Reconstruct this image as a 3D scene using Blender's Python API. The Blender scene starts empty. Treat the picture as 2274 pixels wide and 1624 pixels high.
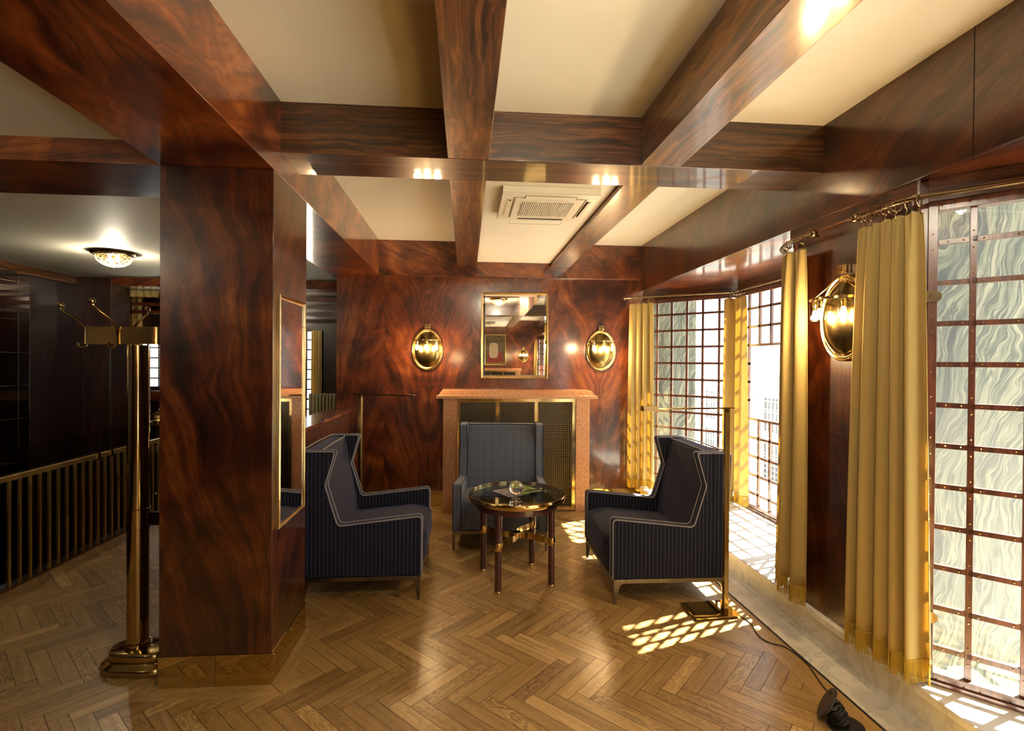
import bpy, bmesh, math, random
from mathutils import Vector, Matrix
R = math.radians
PI = math.pi
scene = bpy.context.scene
COL = scene.collection
rng = random.Random(7)

# ------------------------------------------------------------------ camera
def cam_setup():
    yaw, pitch, roll = R(4.36), R(-0.392), R(0.42)
    cy, sy, cp, sp = math.cos(yaw), math.sin(yaw), math.cos(pitch), math.sin(pitch)
    f = Vector((sy * cp, cy * cp, sp)); r = Vector((cy, -sy, 0)); u = r.cross(f)
    r2 = r * math.cos(roll) + u * math.sin(roll); u2 = u * math.cos(roll) - r * math.sin(roll)
    m = Matrix(((r2.x, u2.x, -f.x, 0), (r2.y, u2.y, -f.y, 0), (r2.z, u2.z, -f.z, 1.6), (0, 0, 0, 1)))
    c = bpy.data.cameras.new('camera'); c.sensor_width = 36; c.lens = 36 * 1130.5 / 2274
    c.shift_x = 17 / 2274; c.shift_y = 0.6 / 2274; c.clip_start = 0.02; c.clip_end = 300
    o = bpy.data.objects.new('camera', c); o.matrix_world = m; COL.objects.link(o)
    scene.camera = o
cam_setup()

# ------------------------------------------------------------------ world, sun, exposure
SKY = 1.2
SUN = 28.0
w = bpy.data.worlds.new('sky'); scene.world = w; w.use_nodes = True
nt = w.node_tree; nt.nodes.clear()
bg = nt.nodes.new('ShaderNodeBackground'); wo = nt.nodes.new('ShaderNodeOutputWorld')
bg.inputs['Color'].default_value = (0.92, 0.95, 1.0, 1); bg.inputs['Strength'].default_value = SKY
nt.links.new(bg.outputs[0], wo.inputs[0])
w.cycles.sampling_method = 'MANUAL'; w.cycles.sample_map_resolution = 64
SUN_DIR = Vector((0.948 * math.cos(R(50)), 0.318 * math.cos(R(50)), math.sin(R(50))))
sl = bpy.data.lights.new('sun', 'SUN'); sl.energy = SUN; sl.angle = R(0.7); sl.color = (1, 0.94, 0.84)
so = bpy.data.objects.new('sun', sl); so.rotation_euler = SUN_DIR.to_track_quat('Z', 'Y').to_euler()
so.location = (12, 5, 14); COL.objects.link(so)
vs = scene.view_settings; vs.view_transform = 'Standard'; vs.look = 'None'; vs.gamma = 1.0; vs.use_curve_mapping = False
vs.exposure = 1.74
cyc = scene.cycles
cyc.use_denoising = True; cyc.denoiser = 'OPENIMAGEDENOISE'
cyc.max_bounces = 10; cyc.diffuse_bounces = 4; cyc.glossy_bounces = 5; cyc.transmission_bounces = 6
cyc.transparent_max_bounces = 24; cyc.sample_clamp_indirect = 8; cyc.caustics_reflective = False; cyc.caustics_refractive = False
cyc.use_light_tree = True
LAMP = 1.5          # multiplier of every lamp in the room

def portal(x, y0, y1, z0, z1):
    l = bpy.data.lights.new('window_portal', 'AREA'); l.shape = 'RECTANGLE'; l.size = z1 - z0; l.size_y = y1 - y0
    l.cycles.is_portal = True
    o = bpy.data.objects.new('window_portal', l); o.location = (x, (y0 + y1) / 2, (z0 + z1) / 2)
    o.rotation_euler = (0, R(90), 0); COL.objects.link(o)
BAYS = (5.67, 2.11, -3.24)
for yf in BAYS:
    portal(2.02, yf - 2.7, yf, 0.2, 2.42)

# ------------------------------------------------------------------ node helpers
def mat(name):
    m = bpy.data.materials.new(name); m.use_nodes = True
    n = m.node_tree; n.nodes.clear()
    out = n.nodes.new('ShaderNodeOutputMaterial'); p = n.nodes.new('ShaderNodeBsdfPrincipled')
    n.links.new(p.outputs[0], out.inputs[0])
    return m, n, p, out
def nd(n, t, **k):
    x = n.nodes.new('ShaderNode' + t)
    for a, b in k.items(): setattr(x, a, b)
    return x
def put(n, sock, v):
    if isinstance(v, bpy.types.NodeSocket): n.links.new(v, sock)
    else: sock.default_value = v
def math_(n, op, a, b=0.0, c=0.0):
    x = nd(n, 'Math', operation=op); put(n, x.inputs[0], a); put(n, x.inputs[1], b)
    if len(x.inputs) > 2: put(n, x.inputs[2], c)
    return x.outputs[0]
def ramp(n, fac, stops, interp='LINEAR'):
    x = nd(n, 'ValToRGB'); cr = x.color_ramp; cr.interpolation = interp
    while len(cr.elements) < len(stops): cr.elements.new(0.5)
    for e, (p, c) in zip(cr.elements, stops): e.position = p; e.color = (*c, 1)
    put(n, x.inputs[0], fac); return x.outputs[0]
def mix(n, fac, a, b, blend='MIX'):
    x = nd(n, 'Mix', data_type='RGBA', blend_type=blend)
    put(n, x.inputs[0], fac)
    for s, v in ((x.inputs[6], a), (x.inputs[7], b)):
        put(n, s, v if isinstance(v, bpy.types.NodeSocket) else (*v, 1))
    return x.outputs[2]
def sep(n, v):
    x = nd(n, 'SeparateXYZ'); n.links.new(v, x.inputs[0]); return x.outputs
def comb(n, a, b, c):
    x = nd(n, 'CombineXYZ'); put(n, x.inputs[0], a); put(n, x.inputs[1], b); put(n, x.inputs[2], c); return x.outputs[0]
def noise(n, vec, scale, detail=4, rough=0.55, dist=0.0):
    x = nd(n, 'TexNoise'); put(n, x.inputs['Vector'], vec); x.inputs['Scale'].default_value = scale
    x.inputs['Detail'].default_value = detail; x.inputs['Roughness'].default_value = rough; x.inputs['Distortion'].default_value = dist
    return x.outputs[0]
def objco(n):
    return nd(n, 'TexCoord').outputs['Object']
def bump(n, p, h, strength=0.2, dist=0.002):
    b = nd(n, 'Bump'); b.inputs['Strength'].default_value = strength; b.inputs['Distance'].default_value = dist
    put(n, b.inputs['Height'], h); n.links.new(b.outputs[0], p.inputs['Normal'])
def simple(name, col, rough=0.5, metal=0.0, **k):
    m, n, p, o = mat(name); p.inputs['Base Color'].default_value = (*col, 1)
    p.inputs['Roughness'].default_value = rough; p.inputs['Metallic'].default_value = metal
    for a, b in k.items(): p.inputs[a.replace('_', ' ')].default_value = b
    return m

# ------------------------------------------------------------------ materials
def wood_flame(name, axis, width, off=0.0, seed=0.0, bright=1.0, vflip=False, asym=0.04, seam=0.12, lacquer=0.1):
    """figured crotch mahogany, book-matched sheets; axis = across the sheet, z = up"""
    m, n, p, o = mat(name)
    s = sep(n, objco(n)); across = s['XYZ'.index(axis)]; up = s[2]
    other = s['XYZ'.index('Y' if axis == 'X' else 'X')]
    if vflip == 'run':                       # sheets laid along a beam: the figure runs along the beam
        across, up = s[2], s['XYZ'.index(axis)]
        other = s['XYZ'.index('Y' if axis == 'X' else 'X')]
        across = math_(n, 'ADD', across, other)
    elif vflip == 'wrap':                    # sheets wrapped round a square shaft
        across = math_(n, 'ADD', across, other)
    P3 = comb(n, across, up, math_(n, 'ADD', math_(n, 'MULTIPLY', other, 0.6), seed))
    warp = noise(n, P3, 1.5, 3, 0.5)
    across = math_(n, 'ADD', across, math_(n, 'MULTIPLY', math_(n, 'SUBTRACT', noise(n, P3, 1.1, 2, 0.5), 0.5), asym))
    a0 = math_(n, 'PINGPONG', math_(n, 'ADD', across, off), width)
    idx = math_(n, 'FLOOR', math_(n, 'DIVIDE', math_(n, 'ADD', across, off + width), 2 * width))
    Pm = comb(n, a0, up, math_(n, 'ADD', math_(n, 'MULTIPLY', idx, 5.3), seed))
    w2 = noise(n, Pm, 2.3, 3, 0.55)
    a = math_(n, 'POWER', math_(n, 'ADD', a0, 0.012), 0.72)
    v = math_(n, 'ADD', up, math_(n, 'ADD', math_(n, 'MULTIPLY', idx, 0.37), math_(n, 'MULTIPLY', w2, 0.55)))
    k = math_(n, 'EXPONENT', math_(n, 'MULTIPLY', v, -0.30))
    g = math_(n, 'SUBTRACT', math_(n, 'MULTIPLY', a, math_(n, 'MULTIPLY', k, 1.35)), math_(n, 'MULTIPLY', v, 0.15))
    g = math_(n, 'ADD', g, math_(n, 'MULTIPLY', w2, 0.30))
    sd = math_(n, 'ADD', math_(n, 'MULTIPLY', idx, 9.1), seed)
    c1 = comb(n, math_(n, 'MULTIPLY', g, 14.0), math_(n, 'MULTIPLY', v, 1.1), sd)
    c2 = comb(n, math_(n, 'MULTIPLY', g, 80.0), math_(n, 'MULTIPLY', v, 7.0), sd)
    n1 = noise(n, c1, 1.0, 6, 0.66, 0.5); n2 = noise(n, c2, 1.0, 4, 0.7, 0.3); n3 = noise(n, Pm, 2.6, 4, 0.6, 0.8)
    f = math_(n, 'ADD', math_(n, 'MULTIPLY', n1, 0.44), math_(n, 'ADD', math_(n, 'MULTIPLY', n2, 0.18), math_(n, 'MULTIPLY', n3, 0.44)))
    f = math_(n, 'SUBTRACT', f, math_(n, 'MULTIPLY', math_(n, 'LESS_THAN', a0, 0.0012), seam))
    b = bright
    c = ramp(n, f, [(0.37, (0.008 * b, 0.0014 * b, 0.0006 * b)), (0.47, (0.048 * b, 0.0075 * b, 0.0018 * b)), (0.56, (0.145 * b, 0.030 * b, 0.0055 * b)), (0.68, (0.34 * b, 0.105 * b, 0.018 * b))])
    n.links.new(c, p.inputs['Base Color'])
    p.inputs['Roughness'].default_value = 0.32; p.inputs['Coat Weight'].default_value = 1.0
    p.inputs['Coat Roughness'].default_value = lacquer; p.inputs['Coat IOR'].default_value = 1.55
    wob = noise(n, objco(n), 5.0, 2, 0.5); bump(n, p, wob, 0.10, 0.004)
    n.links.new(p.inputs['Normal'].links[0].from_socket, p.inputs['Coat Normal'])
    return m
def wood_straight(name, axis, c0=(0.010, 0.003, 0.0012), c1=(0.055, 0.017, 0.005), c2=(0.15, 0.055, 0.017), scale=1.0, lacquer=0.12, wav=0.5):
    m, n, p, o = mat(name)
    s = sep(n, objco(n)); ax = [math_(n, 'MULTIPLY', x, 42.0 * scale) for x in s]
    i = 'XYZ'.index(axis); ax[i] = math_(n, 'MULTIPLY', s[i], 1.0 * scale)
    w1 = noise(n, objco(n), 2.2, 2, 0.5)
    ax = [a if j == i else math_(n, 'ADD', a, math_(n, 'MULTIPLY', w1, 6 * wav)) for j, a in enumerate(ax)]
    v = comb(n, *ax); n1 = noise(n, v, 1.0, 4, 0.6, 0.5); n2 = noise(n, v, 4.3, 2, 0.6)
    f = math_(n, 'ADD', math_(n, 'MULTIPLY', n1, 0.8), math_(n, 'MULTIPLY', n2, 0.2))
    c = ramp(n, f, [(0.38, c0), (0.5, c1), (0.64, c2)])
    n.links.new(c, p.inputs['Base Color']); p.inputs['Roughness'].default_value = 0.35
    p.inputs['Coat Weight'].default_value = 1.0; p.inputs['Coat Roughness'].default_value = lacquer; p.inputs['Coat IOR'].default_value = 1.5
    bump(n, p, noise(n, v, 0.35, 2, 0.5), 0.06, 0.004)
    n.links.new(p.inputs['Normal'].links[0].from_socket, p.inputs['Coat Normal'])
    return m
M = {}
M['flame_x'] = wood_flame('mahogany_flame_end_wall', 'X', 0.48, 0.405, 2.0, 0.88)
M['flame_col'] = wood_flame('mahogany_flame_pillar', 'X', 0.60, 0.02, 9.0, 0.56, 'wrap', asym=0.5, seam=0.0)
M['flame_y'] = wood_flame('mahogany_flame_pier', 'Y', 0.45, 0.2, 5.0, 0.42, lacquer=0.14, asym=0.3)
M['flame_by'] = wood_flame('mahogany_flame_long_beam', 'Y', 0.9, 0.3, 12.0, 1.3, 'run')
M['flame_fascia'] = wood_flame('mahogany_flame_window_fascia', 'Y', 0.9, 0.3, 17.0, 0.55, 'run', asym=0.5, lacquer=0.14)
M['flame_bx'] = wood_flame('mahogany_flame_cross_beam', 'X', 0.9, 0.3, 21.0, 1.1, 'run')
M['beam_x'] = wood_straight('mahogany_ribbon_cross_beam', 'X', lacquer=0.06)
M['beam_y'] = wood_straight('mahogany_ribbon_long_beam', 'Y', (0.022, 0.006, 0.002), (0.11, 0.036, 0.009), (0.25, 0.095, 0.026), 0.8, 0.12, 0.75)
M['wood_z'] = wood_straight('mahogany_upright_grain', 'Z', (0.015, 0.003, 0.001), (0.08, 0.02, 0.005), (0.20, 0.06, 0.014), 0.8)
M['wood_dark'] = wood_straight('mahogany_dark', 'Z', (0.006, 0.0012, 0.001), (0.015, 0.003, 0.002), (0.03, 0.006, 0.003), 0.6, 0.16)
M['wood_corner'] = wood_straight('mahogany_glossy_corner', 'Z', (0.012, 0.003, 0.002), (0.03, 0.007, 0.004), (0.06, 0.014, 0.006), 0.6, 0.10)
M['window_wood'] = wood_straight('mahogany_window_bars', 'Z', (0.05, 0.012, 0.006), (0.10, 0.026, 0.012), (0.16, 0.045, 0.022), 0.7, 0.25)
M['leg_wood'] = wood_straight('mahogany_turned', 'Z', (0.03, 0.006, 0.004), (0.06, 0.013, 0.008), (0.10, 0.025, 0.012), 1.0, 0.08)

def brass(name, col=(0.80, 0.56, 0.22), rough=0.12, streak=0.0):
    m, n, p, o = mat(name); p.inputs['Metallic'].default_value = 1.0
    nn = noise(n, objco(n), 9.0, 4, 0.6)
    c = ramp(n, nn, [(0.3, tuple(x * 0.80 for x in col)), (0.7, col)]); n.links.new(c, p.inputs['Base Color'])
    r = nd(n, 'MapRange'); n.links.new(nn, r.inputs[0]); r.inputs[3].default_value = rough * 0.6; r.inputs[4].default_value = rough * 1.5
    n.links.new(r.outputs[0], p.inputs['Roughness'])
    if streak >= 0: bump(n, p, noise(n, objco(n), 6.0, 2, 0.5), 0.05 + streak, 0.003)
    return m
M['brass'] = brass('polished_brass')
M['brass_mirror'] = brass('mirror_brass_skirting', (0.66, 0.48, 0.18), 0.012, -1)
M['brass_satin'] = brass('satin_brass_bars', (0.76, 0.55, 0.23), 0.3, -1)
M['brass_pole'] = brass('brushed_brass_lamp', (0.85, 0.62, 0.26), 0.22)
M['brass_dim'] = brass('dim_polished_brass', (0.52, 0.38, 0.17), 0.09)  # colour lowered for the dark surroundings the coat stand reflects
M['brass_old'] = brass('aged_brass', (0.60, 0.44, 0.20), 0.16, 0.1)
M['brass_dark'] = brass('antique_brass', (0.30, 0.22, 0.12), 0.22)
M['mesh_brass'] = brass('woven_bronze_wire', (0.20, 0.145, 0.065), 0.4)
M['bowl'] = brass('dark_hammered_brass', (0.24, 0.175, 0.065), 0.24, 0.25)
M['bronze'] = brass('bronze_metal', (0.20, 0.165, 0.12), 0.3)
M['gilt'] = brass('gilded_frame', (0.70, 0.50, 0.20), 0.3, 0.3)
M['mirror'] = simple('mirror_silver', (0.90, 0.89, 0.86), 0.0, 1.0)
M['bulb'] = simple('lit_bulb', (1, 0.8, 0.5), 0.3, 0, Emission_Color=(1.0, 0.66, 0.28, 1), Emission_Strength=26.0)
M['black'] = simple('black_plastic', (0.012, 0.011, 0.011), 0.45)
M['rubber'] = simple('black_rubber_cable', (0.010, 0.010, 0.011), 0.5)
M['void'] = simple('black_hollow_and_joint', (0.004, 0.003, 0.003), 0.3)  # black for joints, and standing in for the shade in deep hollows
M['dark_glass'] = simple('black_mirror_glass_tile', (0.26, 0.23, 0.21), 0.01, 1.0)
M['radiator'] = simple('cream_enamel', (0.62, 0.55, 0.36), 0.3)

def plaster(name, col):
    m, n, p, o = mat(name); nn = noise(n, objco(n), 1.3, 4, 0.6)
    c = ramp(n, nn, [(0.3, tuple(x * 0.94 for x in col)), (0.7, col)]); n.links.new(c, p.inputs['Base Color'])
    p.inputs['Roughness'].default_value = 0.6
    bump(n, p, noise(n, objco(n), 60, 3, 0.6), 0.08, 0.002)
    return m
M['plaster'] = plaster('cream_ceiling_paint', (0.84, 0.80, 0.67))
M['plaster_white'] = plaster('white_ceiling_panel_paint', (0.86, 0.80, 0.68))
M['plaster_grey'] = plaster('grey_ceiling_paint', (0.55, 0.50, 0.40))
M['ac'] = simple('warm_white_plastic', (0.80, 0.74, 0.60), 0.4)
M['ac_dark'] = simple('vent_dark_gap', (0.05, 0.045, 0.04), 0.6)

def glass(name, tint=(0.95, 0.97, 0.95), ior=1.5, body=0.0, rough=0.0):
    m, n, p, o = mat(name); n.nodes.remove(p)
    t = nd(n, 'BsdfTransparent'); t.inputs[0].default_value = (*tint, 1)
    g = nd(n, 'BsdfGlossy'); g.inputs['Roughness'].default_value = rough
    ge = nd(n, 'NewGeometry'); dt = nd(n, 'VectorMath', operation='DOT_PRODUCT'); n.links.new(ge.outputs['Normal'], dt.inputs[0]); n.links.new(ge.outputs['Incoming'], dt.inputs[1])
    f0 = ((ior - 1) / (ior + 1)) ** 2
    fr = math_(n, 'POWER', math_(n, 'SUBTRACT', 1.0, math_(n, 'ABSOLUTE', dt.outputs['Value'])), 5.0)
    fr = math_(n, 'ADD', math_(n, 'MULTIPLY', fr, 1 - f0), f0)
    mx = nd(n, 'MixShader'); n.links.new(fr, mx.inputs[0]); n.links.new(t.outputs[0], mx.inputs[1]); n.links.new(g.outputs[0], mx.inputs[2])
    n.links.new(mx.outputs[0], o.inputs[0]); return m
M['pane'] = glass('window_pane_glass')
M['clear'] = glass('clear_glass', (0.93, 0.95, 0.92), 1.45)
M['smoke'] = glass('smoked_table_glass', (0.90, 0.92, 0.90), 1.6)
M['rail_glass'] = glass('balustrade_glass', (0.80, 0.86, 0.82), 1.5)
M['ball'] = simple('crystal', (1, 1, 1), 0.0, 0.0, Transmission_Weight=1.0, IOR=1.5)

def parquet():
    m, n, p, o = mat('oak_herringbone_plank')
    uv = nd(n, 'UVMap'); uv.uv_map = 'UVMap'; s = sep(n, uv.outputs[0])
    at = nd(n, 'Attribute'); at.attribute_name = 'tone'; t = sep(n, at.outputs['Vector'])
    seed = math_(n, 'MULTIPLY', t[1], 40.0)
    v = comb(n, math_(n, 'MULTIPLY', s[0], 3.0), math_(n, 'MULTIPLY', s[1], 34.0), seed)
    wv = noise(n, comb(n, math_(n, 'MULTIPLY', s[0], 5.0), math_(n, 'MULTIPLY', s[1], 14.0), seed), 1.0, 2, 0.5)
    n1 = noise(n, v, 1.0, 4, 0.6, 0.4)
    rings = math_(n, 'SINE', math_(n, 'ADD', math_(n, 'MULTIPLY', wv, 60.0), math_(n, 'MULTIPLY', s[1], 90.0)))
    rings = math_(n, 'MULTIPLY', rings, math_(n, 'MULTIPLY', t[2], 0.15))
    pore = noise(n, comb(n, math_(n, 'MULTIPLY', s[0], 22.0), math_(n, 'MULTIPLY', s[1], 420.0), seed), 1.0, 2, 0.6)
    pore = math_(n, 'MULTIPLY', math_(n, 'LESS_THAN', pore, 0.42), 0.13)
    f = math_(n, 'ADD', math_(n, 'MULTIPLY', math_(n, 'SUBTRACT', n1, 0.15), 0.62), math_(n, 'ADD', rings, math_(n, 'MULTIPLY', t[0], 0.62)))
    f = math_(n, 'SUBTRACT', f, pore)
    c = ramp(n, f, [(0.08, (0.13, 0.062, 0.015)), (0.40, (0.31, 0.178, 0.053)), (0.62, (0.43, 0.26, 0.085)), (0.92, (0.66, 0.44, 0.19))])
    n.links.new(c, p.inputs['Base Color']); p.inputs['Roughness'].default_value = 0.46
    p.inputs['Coat Weight'].default_value = 0.35; p.inputs['Coat Roughness'].default_value = 0.22
    bump(n, p, n1, 0.15, 0.001)
    return m
M['parquet'] = parquet()
M['gap'] = simple('dark_floor_joint', (0.03, 0.014, 0.005), 0.7)

def marble_white():
    m, n, p, o = mat('grey_veined_white_marble'); co = objco(n)
    a = noise(n, co, 3.0, 6, 0.65, 1.6)
    vein = math_(n, 'ABSOLUTE', math_(n, 'SUBTRACT', a, 0.5))
    f = math_(n, 'ADD', math_(n, 'MULTIPLY', vein, 9.0), math_(n, 'MULTIPLY', noise(n, co, 1.4, 3), 0.4))
    c = ramp(n, f, [(0.10, (0.42, 0.41, 0.37)), (0.24, (0.64, 0.62, 0.55)), (0.8, (0.76, 0.74, 0.66))])
    n.links.new(c, p.inputs['Base Color']); p.inputs['Roughness'].default_value = 0.28; return m
M['marble'] = marble_white()
def marble_red():
    m, n, p, o = mat('rosso_fireplace_marble'); co = objco(n)
    wv = noise(n, co, 7.0, 3, 0.6); d = nd(n, 'VectorMath', operation='ADD'); n.links.new(co, d.inputs[0])
    sc = nd(n, 'VectorMath', operation='SCALE'); n.links.new(comb(n, wv, noise(n, co, 9.0, 2), wv), sc.inputs[0]); sc.inputs['Scale'].default_value = 0.10
    n.links.new(sc.outputs[0], d.inputs[1])
    vo = nd(n, 'TexVoronoi', feature='DISTANCE_TO_EDGE'); n.links.new(d.outputs[0], vo.inputs['Vector']); vo.inputs['Scale'].default_value = 24.0
    f = math_(n, 'ADD', math_(n, 'MULTIPLY', vo.outputs[0], 1.6), math_(n, 'MULTIPLY', noise(n, co, 30, 4, 0.6), 0.5))
    c = ramp(n, f, [(0.16, (0.44, 0.19, 0.085)), (0.36, (0.52, 0.25, 0.12)), (0.8, (0.58, 0.31, 0.16))])
    n.links.new(c, p.inputs['Base Color']); p.inputs['Roughness'].default_value = 0.22; return m
M['rosso'] = marble_red()
def cipollino():
    m, n, p, o = mat('green_cipollino_marble'); s = sep(n, objco(n)); co = objco(n)
    wv = noise(n, co, 1.6, 3, 0.55)
    x = math_(n, 'ADD', math_(n, 'MULTIPLY', s[0], 5.0), math_(n, 'ADD', math_(n, 'MULTIPLY', wv, 2.6), math_(n, 'MULTIPLY', s[2], -1.3)))
    v = comb(n, math_(n, 'MULTIPLY', x, 2.3), math_(n, 'MULTIPLY', s[2], 0.75), math_(n, 'MULTIPLY', s[1], 7.0))
    n1 = noise(n, v, 1.6, 6, 0.6, 0.45)
    c = ramp(n, n1, [(0.34, (0.008, 0.010, 0.007)), (0.42, (0.045, 0.050, 0.034)), (0.47, (0.105, 0.108, 0.072)), (0.515, (0.17, 0.168, 0.115)), (0.535, (0.018, 0.022, 0.016)), (0.56, (0.06, 0.066, 0.046)), (0.62, (0.085, 0.090, 0.062)), (0.66, (0.19, 0.185, 0.13))])
    n.links.new(c, p.inputs['Base Color']); p.inputs['Roughness'].default_value = 0.35; return m
M['cipollino'] = cipollino()
M['stucco'] = plaster('pale_street_stucco', (0.72, 0.70, 0.66))
M['stone_dark'] = plaster('darkened_outside_stone', (0.16, 0.155, 0.14))  # stone darkened so the sunlit ledge bounces less light onto the marble
M['stone'] = plaster('pale_outside_stone', (0.6, 0.57, 0.5))

def fabric_pin():
    m, n, p, o = mat('navy_pinstripe_wool'); uv = nd(n, 'UVMap'); uv.uv_map = 'UVMap'; s = sep(n, uv.outputs[0])
    f = math_(n, 'FRACT', math_(n, 'DIVIDE', s[0], 0.0262))
    line = math_(n, 'LESS_THAN', f, 0.07)
    tw = noise(n, comb(n, math_(n, 'MULTIPLY', s[0], 900), math_(n, 'MULTIPLY', s[1], 900), 0.0), 1.0, 2)
    dash = math_(n, 'ADD', 0.45, math_(n, 'MULTIPLY', tw, 0.7))
    base = ramp(n, tw, [(0.3, (0.004, 0.005, 0.015)), (0.7, (0.009, 0.011, 0.028))])
    c = mix(n, math_(n, 'MULTIPLY', line, dash), base, (0.17, 0.15, 0.14))
    n.links.new(c, p.inputs['Base Color']); p.inputs['Roughness'].default_value = 0.8
    p.inputs['Sheen Weight'].default_value = 0.22; p.inputs['Sheen Roughness'].default_value = 0.4; p.inputs['Sheen Tint'].default_value = (0.45, 0.5, 0.85, 1)
    p.inputs['Specular IOR Level'].default_value = 0.2
    bump(n, p, tw, 0.2, 0.0006); return m
def fabric_check():
    m, n, p, o = mat('grey_blue_windowpane_check_wool'); uv = nd(n, 'UVMap'); uv.uv_map = 'UVMap'; s = sep(n, uv.outputs[0])
    fx = math_(n, 'FRACT', math_(n, 'DIVIDE', math_(n, 'ADD', s[0], 10.03), 0.069)); fz = math_(n, 'FRACT', math_(n, 'DIVIDE', math_(n, 'ADD', s[1], 10.0), 0.076))
    lx = math_(n, 'LESS_THAN', fx, 0.04); lz = math_(n, 'LESS_THAN', fz, 0.04)
    tw = noise(n, comb(n, math_(n, 'MULTIPLY', s[0], 700), math_(n, 'MULTIPLY', s[1], 700), 0.0), 1.0, 3, 0.7)
    base = ramp(n, tw, [(0.25, (0.078, 0.090, 0.120)), (0.75, (0.165, 0.182, 0.225))])
    c = mix(n, math_(n, 'MULTIPLY', lx, 0.8), base, (0.02, 0.022, 0.04))
    c = mix(n, math_(n, 'MULTIPLY', lz, 0.75), c, (0.04, 0.07, 0.24))
    n.links.new(c, p.inputs['Base Color']); p.inputs['Roughness'].default_value = 0.85
    p.inputs['Sheen Weight'].default_value = 0.15; p.inputs['Specular IOR Level'].default_value = 0.2
    bump(n, p, tw, 0.2, 0.0006); return m
M['pin'] = fabric_pin(); M['check'] = fabric_check()
M['cord_white'] = simple('pale_grey_cord_piping', (0.26, 0.25, 0.25), 0.8)
M['cord_dark'] = simple('dark_navy_cord_piping', (0.012, 0.014, 0.03), 0.7)

def curtain_mat(name, col, trans=0.35):
    m, n, p, o = mat(name); n.nodes.remove(p)
    co = objco(n); tw = noise(n, co, 260, 2, 0.6)
    c = ramp(n, tw, [(0.3, tuple(x * 0.88 for x in col)), (0.7, col)])
    d = nd(n, 'BsdfDiffuse'); t = nd(n, 'BsdfTranslucent'); g = nd(n, 'BsdfSheen'); g.inputs['Roughness'].default_value = 0.4
    n.links.new(c, d.inputs[0]); t.inputs[0].default_value = (col[0] * 1.1, col[1] * 0.95, col[2] * 0.6, 1)
    n.links.new(c, g.inputs[0])
    a = nd(n, 'MixShader'); a.inputs[0].default_value = trans; n.links.new(d.outputs[0], a.inputs[1]); n.links.new(t.outputs[0], a.inputs[2])
    b = nd(n, 'MixShader'); b.inputs[0].default_value = 0.08; n.links.new(a.outputs[0], b.inputs[1]); n.links.new(g.outputs[0], b.inputs[2])
    n.links.new(b.outputs[0], o.inputs[0]); return m
M['curtain'] = curtain_mat('gold_satin_curtain_cloth', (0.66, 0.52, 0.215))
M['fringe'] = curtain_mat('golden_silk_fringe', (0.62, 0.44, 0.08), 0.3)

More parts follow.
